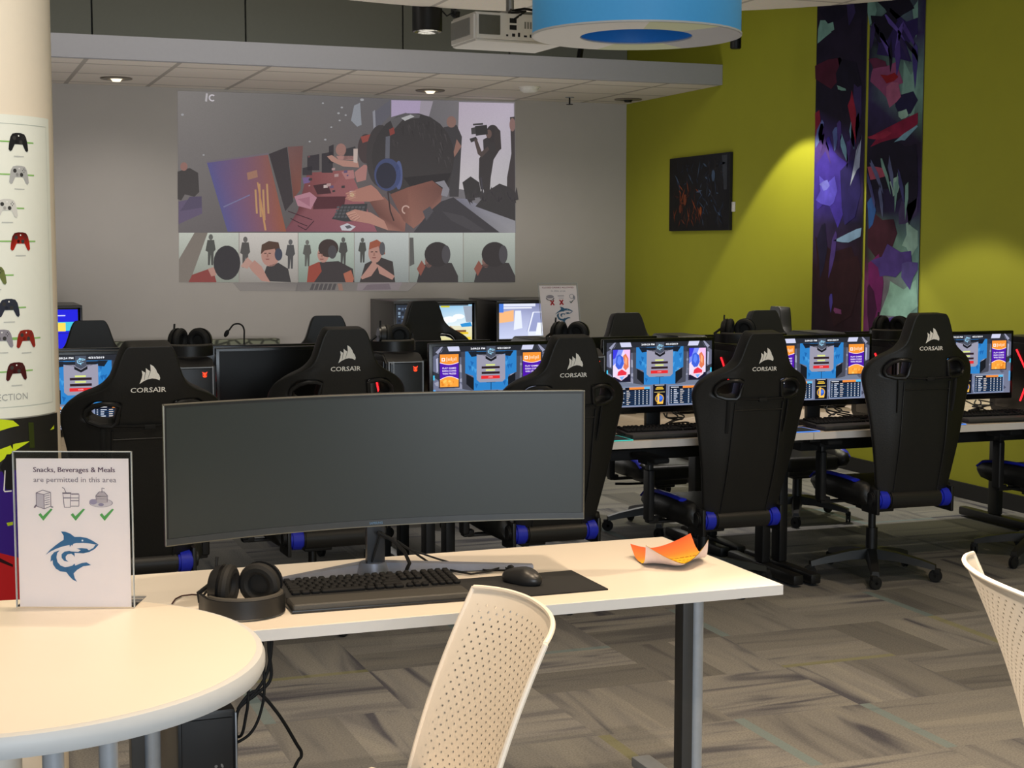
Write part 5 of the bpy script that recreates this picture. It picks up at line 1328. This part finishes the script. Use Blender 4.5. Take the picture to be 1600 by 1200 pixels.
DX = [-1.32, .395, 2.105, 3.819, 5.76]
YD0, YD1, YD2 = 6.144, 6.855, 7.566
dn = ['desk at the far left end of the near row, mostly hidden behind the white column', 'near-row desk holding the switched-off monitor',
      'near-row desk at the centre, between the second and fourth gaming chairs', 'near-row desk toward the green wall, where the farthest right gaming chair stands']
dr = ['far-row desk behind the white column', 'far-row desk under the gooseneck microphone', 'far-row desk beneath the small shark notice', 'far-row desk ending toward the green wall']
for k in range(4):
    make_desk(dn[k], DX[k], DX[k+1], YD0, YD1, 'white computer desks in two back-to-back rows')
    make_desk(dr[k], DX[k], DX[k+1], YD1+.006, YD2, 'white computer desks in two back-to-back rows')

# lit login screen, laid out on a unit square (u right, v down)
def login(A, variant, clock):
    r = lambda x0, y0, x1, y1, c, l=1: A.rect(x0, y0, x1, y1, c, l)
    random.seed(11)
    A.grad([(0, 0), (1, 0), (1, 1), (0, 1)], [(92, 96, 118), (96, 98, 118), (116, 120, 142), (120, 124, 150)], 0)
    for k in range(90):       # mottled stone
        x, y = random.random(), random.random(); s_ = random.uniform(.012, .05); c = random.choice([(70, 72, 92), (140, 142, 164), (104, 108, 132), (84, 86, 104), (150, 152, 172)])
        P = [(x+s_*math.cos(a)*random.uniform(.5, 1.2), y+s_*1.5*math.sin(a)*random.uniform(.5, 1.2)) for a in (0, 1.2, 2.4, 3.6, 4.9)]
        A.poly([(min(max(p[0], 0), 1), min(max(p[1], .05), .99)) for p in P], c, None, 1)
    for m_ in (0, 1):
        X = (lambda x: x) if m_ == 0 else (lambda x: 1-x)
        p = lambda P, c, l: A.poly([(X(x), y) for x, y in P], c, None, l)
        p([(0, 0), (.10, 0), (.06, .09), (.02, .12), (0, .14)], (52, 54, 64), 2); p([(.02, .08), (.07, .0), (.085, .0), (.045, .11)], (150, 152, 176), 3)
        p([(.025, .18), (.04, .16), (.042, .36), (.03, .38)], (176, 178, 206), 2); p([(0, .36), (.05, .40), (.05, .50), (0, .44)], (48, 50, 60), 2); p([(0, .42), (.012, .42), (.012, .49), (0, .49)], (70, 200, 240), 3); p([(0, .63), (.02, .63), (.02, .80), (0, .80)], (90, 160, 220), 3)
        p([(.10, .0), (.26, .0), (.30, .10), (.27, .16), (.04, .16)], (48, 50, 58), 2); p([(.12, .0), (.22, .0), (.235, .07), (.135, .07)], (204, 206, 232), 3)
        p([(.24, .08), (.29, .08), (.29, .42), (.34, .60), (.34, .66), (.25, .66)], (70, 72, 84), 2)
        p([(.275, .075), (.5, .075), (.5, .66), (.345, .66), (.345, .44), (.275, .40)], (44, 126, 196), 3)
        for k in range(7): 
            x, y = random.uniform(.285, .37), random.uniform(.10, .58)
            p([(x, y), (x+.03, y+.02), (x+.012, y+.08)], random.choice([(30, 100, 170), (66, 150, 214)]), 4)
        p([(.30, .08), (.375, .08), (.375, .15), (.33, .16)], (24, 30, 42), 5)
        p([(.285, .41), (.35, .47), (.35, .66), (.285, .56)], (24, 26, 32), 5)
        p([(.14, .60), (.34, .66), (.43, .66), (.43, .69), (.08, .69)], (112, 120, 140), 4)
        p([(.375, .13), (.5, .13), (.5, .54), (.40, .54), (.375, .50)], (150, 148, 166), 6)
        p([(.46, .54), (.5, .54), (.5, .66), (.497, .66), (.497, .545), (.46, .545)], (20, 50, 80), 6)
        p([(.37, .085), (.46, .085), (.46, .16), (.372, .12)], (30, 32, 40), 6)
        p([(.225, 0), (.5, 0), (.5, .08), (.225, .08)], (38, 40, 48), 3)
        # side advert
        p([(.047, .088), (.226, .088), (.226, .61), (.047, .61)], (40, 42, 56), 5)
        a0, a1, b0, b1 = .058, .218, .112, .595
        if variant == 0:
            p([(a0, b0), (a1, b0), (a1, b1), (a0, b1)], (78, 22, 168), 6)
            arc_ = [(a0+(a1-a0)*k/12, .235+.03*math.sin(PI*k/12)) for k in range(13)]
            p([(a1, b0), (a0, b0)]+arc_, (240, 146, 52), 7)
            A.line([(X(x), y) for x, y in arc_], .008, (250, 230, 240), 8)
            arc_ = [(a0+(a1-a0)*k/12, .485-.045*math.sin(PI*k/12)) for k in range(13)]
            p(arc_+[(a1, b1), (a0, b1)], (244, 160, 60), 7); A.line([(X(x), y) for x, y in arc_], .008, (250, 230, 240), 8)
            for k in range(12):
                x, y = random.uniform(a0+.015, a1-.015), random.uniform(.50, .585); A.ell(X(x), y, .012, .018, random.choice([(252, 196, 96), (224, 132, 40), (250, 176, 80)]), 8, l=9)
            cx = (X(a0)+X(a1))/2
            A.rect(cx-.066, .165, cx-.036, .215, (250, 240, 230), 9); A.rect(cx-.058, .177, cx-.044, .203, (240, 146, 52), 10)
            for k in range(7): A.rect(cx-.024+k*.013, .172 if k % 3 else .158, cx-.018+k*.013, .208 if k % 4 else .222, (252, 222, 190), 9)
            for k, s_ in enumerate(('PLAY GAMES', 'EARN COINS', 'WIN PRIZES')): A.text(s_, cx, .328+k*.041, .024, (240, 226, 250), 'C', w=.118, bold=.02, down=True, l=9)
        else:
            p([(a0, b0), (a1, b0), (a1, b1), (a0, b1)], (232, 216, 240), 6)
            cx = (X(a0)+X(a1))/2; u = lambda P, c, l: A.poly([(cx+x*.16, .11+y*.485) for x, y in P], c, None, l)
            u([(-.5, 0), (.1, 0), (-.1, .3), (-.5, .5)], (120, 140, 240), 7); u([(-.5, 0), (-.2, 0), (-.36, .26), (-.5, .3)], (60, 60, 220), 8); u([(.1, 0), (.5, 0), (.5, .4), (.2, .2)], (240, 190, 236), 7)
            u([(-.3, .2), (-.12, .14), (.1, .24), (.14, .44), (.0, .6), (-.2, .62), (-.36, .5)], (62, 96, 214), 9); u([(-.2, .22), (-.08, .2), (.0, .36), (-.12, .5), (-.26, .4)], (92, 130, 240), 10)
            u([(.08, .2), (.24, .12), (.4, .28), (.42, .55), (.24, .66), (.1, .56), (.16, .4)], (222, 120, 84), 9); u([(.2, .2), (.32, .28), (.3, .5), (.2, .42)], (246, 170, 120), 10)
            u([(-.5, .86), (.5, .78), (.5, 1), (-.5, 1)], (26, 24, 48), 8); u([(-.4, .86), (-.1, .6), (.4, .72), (.36, .84), (.0, .98)], (236, 206, 226), 11); u([(-.2, .70), (.02, .62), (.3, .72), (.28, .80), (-.24, .82)], (226, 50, 70), 12)
            u([(-.12, .86), (.18, .84), (.02, .97)], (120, 180, 250), 13)
        # score table
        t0, t1, v0, v1 = .085, .405, .695, .975
        p([(t0-.01, v0-.012), (t1+.01, v0-.012), (t1+.01, v1+.012), (t0-.01, v1+.012)], (136, 150, 180), 5)
        p([(t0, v0), (t1, v0), (t1, v1), (t0, v1)], (22, 30, 48), 6)
        L0 = min(X(t0), X(t1)); wT = t1-t0
        A.rect(L0, v0, L0+wT, v0+.035, (16, 20, 32), 7); A.rect(L0+wT*.40, v0, L0+wT*.84, v0+.033, (236, 140, 60), 8); A.rect(L0+wT*.84, v0, L0+wT, v0+.033, (90, 186, 232), 8)
        A.rect(L0+wT*.04, v0+.012, L0+wT*.28, v0+.024, (220, 220, 226), 8)
        for k in range(8):
            y = v0+.045+k*.029
            A.rect(L0, y+.02, L0+wT, y+.029, (30, 62, 100), 7)
            A.rect(L0+wT*.04, y+.004, L0+wT*.07, y+.016, (200, 206, 220), 8)
            A.rect(L0+wT*.13, y+.004, L0+wT*(.13+random.uniform(.06, .15)), y+.016, (206, 212, 226), 8); A.rect(L0+wT*.32, y+.004, L0+wT*(.32+random.uniform(.05, .13)), y+.016, (206, 196, 190), 8)
            for q in range(4): A.rect(L0+wT*(.56+q*.115), y+.004, L0+wT*(.595+q*.115), y+.016, (224, 228, 236), 8)
    # centre column
    r(.43, .655, .57, .995, (110, 124, 156), 8); r(.437, .662, .563, .99, (16, 16, 28), 9)
    r(.455, .668, .545, .678, (210, 210, 216), 10); r(.47, .70, .53, .715, (220, 176, 60), 10); r(.462, .722, .538, .74, (228, 190, 70), 10); r(.45, .776, .55, .786, (196, 180, 120), 10)
    A.ring(.5, .88, .032, .042, (206, 160, 70), n=24, sy=1.7, l=10); A.ell(.503, .88, .031, .052, (36, 84, 190), 20, l=10); A.ell(.512, .87, .016, .03, (70, 124, 230), 12, l=11)
    A.poly([(.478, .80), (.502, .80), (.497, .815), (.497, .935), (.528, .935), (.533, .918), (.537, .918), (.533, .965), (.474, .965), (.480, .95), (.480, .815)], (250, 196, 84), None, 12)
    # crest and form
    A.poly([(.46, .01), (.54, .01), (.54, .15), (.5, .19), (.46, .15)], (72, 78, 92), None, 8); A.poly([(.452, .15), (.5, .20), (.548, .15), (.548, .19), (.5, .235), (.452, .19)], (22, 24, 30), None, 9)
    shark(A, .5, .085, .07, (150, 206, 236), 10, -1.5)
    A.text(clock, .385, .05, .026, (236, 238, 244), 'C', w=.125, bold=.03, down=True, l=10); A.text('4/21/2019', .613, .05, .026, (236, 238, 244), 'C', w=.118, bold=.03, down=True, l=10)
    for y in (.285, .362): r(.455, y-.012, .535, y+.012, (212, 222, 130), 9)
    for y in (.305, .385): r(.418, y, .577, y+.034, (44, 28, 34), 9)
    r(.414, .443, .578, .49, (222, 44, 48), 9); A.text('LOGIN', .496, .474, .018, (250, 220, 224), 'C', w=.036, down=True, l=10)
SCREEN = art_mat('lit_screen', 1.12, 0.0, .35)
def make_monitor(label, loc, rz, group, screen, low=0.0):
    t = thing('desktop_monitor', label, 'monitor', loc, rz, group)
    W, z0_, z1_ = .572, .091-low, .436-low
    q = MB(); q.box((0, .018, (z0_+z1_)/2), (W, .03, z1_-z0_), .005); q.box((0, .045, .26-low), (.3, .04, .18), .015); q.build('housing', mat('glossy_black', (14, 14, 15), .22), t)
    q = MB(); q.box((0, .002, (z0_+z1_)/2+.006), (W-.03, .003, z1_-z0_-.04), .001); q.build('screen', mat('screen_off', (8, 8, 9), .4, spec=.2), t)
    q = MB(); q.box((0, .075, .135), (.075, .03, .25), .008); q.box((0, .05, .22), (.06, .05, .06), .008); q.build('stand_neck', BLP, t)
    q = MB(); q.box((0, .085, .006), (.24, .13, .012), .005); q.build('stand_foot', BLP, t)
    if screen:
        A = Art(); screen(A); x0_, w_, t_, h_ = -(W-.034)/2, W-.034, z1_-.016, z1_-z0_-.046
        A.build('lit_picture', SCREEN, lambda u, v, l: (x0_+u*w_, -.0006-l, t_-v*h_), t, 0.00006)
    return t
GM = 'monitors on the near row of desks'
YM = 6.40; TD = .7385
make_monitor('lit login-screen monitor half hidden by the white column', (.556, YM, TD), 0, GM, lambda A: login(A, 0, '2:09:24 PM'))
make_monitor('black switched-off monitor behind the second gaming chair', (1.385, YM, TD), 0, GM, None)
make_monitor('lit login-screen monitor just above the curved monitor, purple adverts on both sides', (2.315, YM, TD), 0, GM, lambda A: login(A, 0, '2:09:25 PM'))
make_monitor('lit login-screen monitor with pale blue and orange adverts instead of purple', (3.146, YM, TD), 0, GM, lambda A: login(A, 1, '2:09:23 PM'))
make_monitor('lit login-screen monitor left of the farthest right gaming chair', (4.012, YM, TD), 0, GM, lambda A: login(A, 0, '2:09:25 PM'))
make_monitor('lit login-screen monitor right of the farthest right gaming chair', (4.855, YM, TD), 0, GM, lambda A: login(A, 0, '2:09:25 PM'))

# angular towers with lit badges
REDG = mat('red_glow', (255, 40, 40), .4, emit=(255, 30, 40), es=2.2); ORG = mat('orange_glow', (255, 80, 40), .4, emit=(255, 66, 34), es=1.4)
TWM = mat('tower_grey', (52, 54, 58), .4, .2)
def make_tower(label, loc, group):
    t = thing('gaming_tower', label, 'computer', loc, 0, group)
    W, D, H = .19, .38, .40
    q = MB(); prof = [(-.19, 0), (.17, 0), (.19, .03), (.19, .36), (.15, .40), (-.13, .40), (-.19, .365)]
    q.prism(prof, W-.02, Matrix(((0, 0, 1, -(W-.02)/2), (1, 0, 0, 0), (0, 1, 0, 0), (0, 0, 0, 1))), .006); q.build('case', mat('tower_black', (22, 22, 24), .4), t)
    q = MB(); q.box((.0, -.193, .19), (.135, .012, .345), .004); q.build('front_panel', TWM, t)
    q = MB()
    for x in (-.075, .075, -.055): q.box((x, -.196, .19), (.004, .016, .36), .001)
    q.box((.0, -.196, .366), (.15, .014, .004), .001); q.build('silver_trim', STEEL, t)
    q = MB(); q.ball((.042, -.2, .335), (.018, .006, .021), 16); q.prism([(.035, .342), (.031, .349), (.037, .346)], .003, Matrix(((1, 0, 0, 0), (0, 0, 1, -.2015), (0, 1, 0, 0), (0, 0, 0, 1)))); q.prism([(.049, .342), (.053, .349), (.047, .346)], .003, Matrix(((1, 0, 0, 0), (0, 0, 1, -.2015), (0, 1, 0, 0), (0, 0, 0, 1))))
    bd_ = q.build('glowing_badge', ORG, t)
    q = MB()
    for s in (-1, 1): q.ball((.042+s*.006, -.2035, .336), (.007, .003, .004), 10, RY(s*.5))
    q.ball((.042, -.2034, .325), (.004, .003, .003), 8); q.build('badge_eyes', BLM, bd_)
    for s in (-1, 1):
        q = MB(); x = s*(W/2-.006)
        q.box((x, -.02, .2), (.008, .30, .34), .004); pn = q.build('side_panel', mat('side_black', (18, 18, 19), .35), t)
        q = MB(); xx = s*(W/2+.0)
        q.tube([(xx, -.03, .335), (xx, -.115, .225)], .0045, 8); q.tube([(xx, -.115, .165), (xx, -.07, .075)], .0045, 8); q.build('red_light_strip', REDG, pn)
    A = Art(); A.rect(-.066, .36, -.058, .363, (200, 200, 200)); A.text('+', .02, .03, .008, (200, 200, 200)); A.build('front_marks', MATS['print_matte'], lambda x, y, l: (x, -.2035-l, y), t)
    return t
GT = 'angular gaming towers on the near row of desks'
towers = [('gaming tower with orange badge beside the switched-off monitor, right of the first gaming chair', .99), ('gaming tower with orange badge behind the right shoulder of the second gaming chair', 1.885),
          ('gaming tower with orange badge mostly hidden by the third gaming chair', 2.735), ('gaming tower with a red side strip left of the fourth gaming chair', 3.585), ('gaming tower in the shade of the farthest right gaming chair', 4.44), ('gaming tower with bright red chevron strip at the right edge', 5.29)]
tp0 = None
for lab, x in towers:
    if tp0 is None: tp0 = make_tower(lab, (x, 6.475, TD), GT)
    else: again(tp0, lab, (x, 6.475, TD))
hsl = ['black headset on the tower right of the first gaming chair', 'black headset on the tower right of the second gaming chair', 'black headset on the tower behind the third gaming chair', 'black headset with pale band on the tower behind the fourth gaming chair', 'black headset on the tower left of the farthest right gaming chair']
for k, lab in enumerate(hsl):
    x = (.995, 1.885, 2.70, 3.565, 4.415)[k]
    again(hd0, lab, (x, 6.42 if k != 1 else 6.44, TD+.403), math.radians((-4, 30, -14, -6, -30)[k]), 'headsets lying on the gaming towers')
for x, rz, lab in ((3.13, -1, 'black keyboard below the monitor with pale blue and orange adverts'), (4.11, 2, 'black keyboard on the desk between the fourth and fifth gaming chairs'), (4.95, -4, 'black keyboard on the desk right of the fifth gaming chair')):
    again(kb0, lab, (x, 6.335, TD), math.radians(rz), 'keyboards on the near row of desks')
PADM = mat('mouse_pad_teal', (28, 40, 44), .8, bump=.1, scale=300)
TEAL = mat('teal_edge_light', (60, 190, 180), .5, emit=(70, 200, 190), es=.8); BLUL = mat('blue_edge_light', (60, 130, 240), .5, emit=(70, 140, 250), es=.9)
for x, lab, em in ((2.78, 'black mouse pad with teal lit edge by the third gaming chair', TEAL), (3.74, 'black mouse pad with blue lit edge right of the fourth gaming chair', BLUL), (4.56, 'black mouse pad with blue lit edge right of the fifth gaming chair', BLUL)):
    make_pad(lab, (x, 6.24, TD), .24, .16, 0, 'mouse pads on the near row of desks', PADM, em)
random.seed(9)
for k, x in enumerate((2.3, 3.2, 4.1, 4.95)):
    if k == 0: continue
    t = thing('desk_cables', ['tangled black cables behind the curved monitor on the near desk', 'tangled black cables under the monitor with pale blue and orange adverts', 'tangled black cables under the monitor left of the fifth gaming chair', 'tangled black cables under the monitor right of the fifth gaming chair'][k], 'cable', (x, 6.63, TD), 0, 'cable tangles on the near desks')
    for q in range(4):
        x0_ = random.uniform(.07, .2); P_ = [(x0_, .0, .06), (x0_+random.uniform(-.02, .08), -.02, .04)]
        P_ += [(.13+random.uniform(-.05, .09), -.03+random.uniform(-.06, .05), .006+.01*q) for _ in range(3)]
        MB().tube(spl(P_, 6), .004, 6).build('wire', BLM, t)

# far row: monitors seen from behind, towers, and small things on them
GB_ = 'monitors of the far row seen from behind'
for k, x in enumerate((.62, 1.45, 2.34, 3.27, 4.05, 4.9)):
    make_monitor(['far-row monitor back behind the white column', 'far-row monitor back behind the second gaming chair', 'far-row monitor back behind the headset of the second tower', 'far-row monitor back behind the pale-advert monitor', 'far-row monitor back behind the fourth gaming chair', 'far-row monitor back behind the fifth gaming chair'][k], (x, 7.30, TD), PI, GB_, None, .045)
for k, x in enumerate((.2, 1.06, 1.94, 2.87, 3.665, 4.505)):
    if k == 0: continue
    o = again(tp0, ['far-row gaming tower behind the white column', 'far-row gaming tower under the gooseneck microphone', 'far-row gaming tower behind the second gaming chair', 'far-row gaming tower carrying the small shark notice', 'far-row gaming tower behind the fourth gaming chair', 'far-row gaming tower below the dark wall banners'][k], (x, 7.235, TD), PI, 'gaming towers on the far row of desks')
def rules(A):
    A.text('CLOSED DRINKS ALLOWED', 0, .258, .008, (150, 60, 74), 'C', w=.165, bold=.01, l=1); A.text('in this area', 0, .240, .008, (140, 130, 136), 'C', w=.075, l=1)
    A.ell(-.045, .213, .02, .009, (170, 160, 164), 16, l=1); A.ring(-.045, .207, .017, .022, (110, 100, 106), PI, 2*PI, 12, sy=.7, l=2)
    A.rect(-.005, .215, .028, .219, (170, 160, 166), 1); A.rect(.0, .204, .026, .207, (190, 180, 186), 1); A.ring(.068, .214, .010, .0125, (150, 144, 150), l=1, n=14); A.ell(.080, .208, .006, .012, (180, 174, 178), 10, l=1)
    cross(A, -.036, .181, .026, (196, 40, 48), 2); cross(A, .012, .183, .026, (196, 40, 48), 2); tick(A, .066, .186, .024, (84, 96, 88), 2)
    shark(A, .02, .115, .095, (70, 112, 140), 2)
sg2 = make_sign('small slanted shark notice with red crosses standing beyond the third gaming chair', (2.955, 7.12, 1.1435), math.radians(-8), -math.radians(20), rules, .205, .285)
gm = thing('gooseneck_microphone', 'thin black gooseneck microphone standing on a far-row tower', 'microphone', (1.42, 7.46, TD))
# stands on the far desk beside the tower
P_ = spl([(0, .0, .02), (0, 0, .38), (.0, 0, .455), (-.02, 0, .480), (-.05, 0, .478), (-.07, 0, .455), (-.082, 0, .44)], 8)
MB().tube(P_, .004, 8).build('neck', BLM, gm); MB().ball((-.085, 0, .436), (.022, .022, .04), 14, RY(.5)).build('capsule', BLM, gm); MB().cyl((0, 0, .001), (0, 0, .022), .04, .03, seg=24).build('base', BLM, gm)

# television cabinets along the back wall
HOOD = mat('hood_black', (12, 12, 13), .3)
def make_cabinet(label, x0, x1, yf, draw, group):
    t = thing('television_cabinet', label, 'cabinet', ((x0+x1)/2, (yf+13.0)/2, 0), 0, group)
    w_, d_ = x1-x0, 13.05-yf
    q = MB(); q.box((0, 0, .36), (w_, d_, .68), .01); q.box((0, 0, .01), (w_-.06, d_-.06, .02)); q.build('base_cabinet', mat('cabinet_black', (20, 20, 21), .4), t)
    q = MB(); q.box((0, 0, 1.128), (w_, d_, .018), .004); q.box((-w_/2+.009, 0, .91), (.018, d_, .42), .004); q.box((w_/2-.009, 0, .91), (.018, d_, .42), .004); q.box((0, d_/2-.01, .91), (w_-.03, .018, .42)); q.build('hood', HOOD, t)
    q = MB(); q.box((0, -d_/2+.05, .955), (w_-.05, .04, .325), .006); q.build('screen_housing', HOOD, t)
    A = Art(); draw(A); W_2 = w_-.065
    A.build('lit_picture', SCREEN, lambda u, v, l: (-W_2/2+u*W_2, -d_/2+.0292-l, 1.105-v*.3), t, 0.0002)
    return t
def racing(A):
    A.grad([(0, 0), (1, 0), (1, .6), (0, .6)], [(110, 170, 214), (150, 200, 232), (226, 238, 240), (196, 224, 236)], 0); A.grad([(0, .6), (1, .6), (1, 1), (0, 1)], [(214, 214, 196), (226, 222, 196), (222, 214, 150), (206, 196, 140)], 0)
    A.rect(0, 0, .2, .55, (36, 44, 58), 1)
    random.seed(4)
    for k in range(16): A.rect(.02+.045*(k % 4), .08+.11*(k//4), .05+.045*(k % 4), .08+.11*(k//4)+random.uniform(.03, .08), random.choice([(120, 140, 160), (80, 96, 120), (20, 24, 34)]), 2)
    A.rect(0, .62, .2, .68, (190, 206, 40), 1); A.rect(.58, .03, .7, .08, (200, 196, 60), 1); A.rect(.12, 0, .95, .035, (60, 70, 80), 1)
    for x, y, r in ((.45, .3, .09), (.7, .42, .1), (.82, .34, .08), (.6, .5, .08)): A.ell(x, y, r, r*.9, (240, 246, 248), 12, l=1)
    A.poly([(.88, .05), (1, .05), (1, .5), (.92, .5)], (150, 160, 176), None, 2); A.poly([(.84, .55), (.98, .50), (1, .62), (.86, .64)], (40, 140, 206), None, 3)
    for x in (.3, .42, .55, .66): A.poly([(x, .66), (x+.05, .6), (x+.09, .68), (x+.1, .74), (x, .74)], random.choice([(180, 150, 120), (200, 190, 180), (150, 140, 130)]), None, 2)
    A.rect(.72, .72, .92, .78, (120, 80, 50), 3); A.rect(.74, .78, .95, .84, (230, 196, 40), 3); A.rect(.72, .92, .98, 1, (236, 206, 50), 3)
def arena(A):
    A.grad([(0, 0), (1, 0), (1, 1), (0, 1)], [(140, 146, 190), (96, 100, 140), (206, 212, 238), (196, 204, 236)], 0)
    A.rect(0, 0, .5, .08, (220, 224, 244), 1); A.rect(.02, .1, .45, .14, (236, 238, 250), 1); A.rect(.0, .0, .06, .25, (70, 120, 214), 2); A.poly([(.0, .25), (.2, .18), (.2, .5), (0, .55)], (240, 180, 124), None, 1)
    A.poly([(.22, .2), (.3, .2), (.32, .7), (.2, .75)], (226, 232, 250), None, 1); A.poly([(.45, .25), (.85, .25), (.98, .8), (.38, .8)], (150, 158, 200), None, 1); A.line([(.4, .8), (.47, .25), (.84, .25), (.96, .8)], .02, (232, 236, 252), 2)
    A.poly([(.53, .55), (.6, .55), (.6, .9), (.5, .9)], (236, 240, 252), None, 3); A.poly([(.72, .55), (.79, .55), (.82, .9), (.72, .9)], (236, 240, 252), None, 3); A.rect(.4, .8, .62, .95, (222, 228, 248), 2); A.rect(.7, .8, .9, .95, (222, 228, 248), 2)
    for x in (.6, .68, .76): A.rect(x, .05, x+.05, .075, (236, 238, 250), 2); A.rect(x, .14, x+.04, .17, (30, 34, 60), 2)
def bluescreen(A):
    A.rect(0, 0, 1, 1, (14, 16, 214), 0); A.rect(0, .32, 1, .55, (64, 190, 216), 1); A.rect(.5, .34, .86, .56, (244, 214, 84), 2); A.rect(.62, .38, .72, .44, (250, 250, 220), 3); A.rect(.7, .14, .86, .17, (200, 206, 250), 2); A.rect(0, .6, 1, .62, (10, 10, 160), 2)
GC = 'black television cabinets along the projection wall'
make_cabinet('black television cabinet showing a racing game on a blue-sky screen', 3.59, 4.32, 12.32, racing, GC)
make_cabinet('black television cabinet showing a pale lavender game behind the small shark notice', 4.50, 5.23, 12.32, arena, GC)
make_cabinet('black television cabinet with a vivid blue screen beside the white column', .36, 1.09, 12.32, bluescreen, GC)
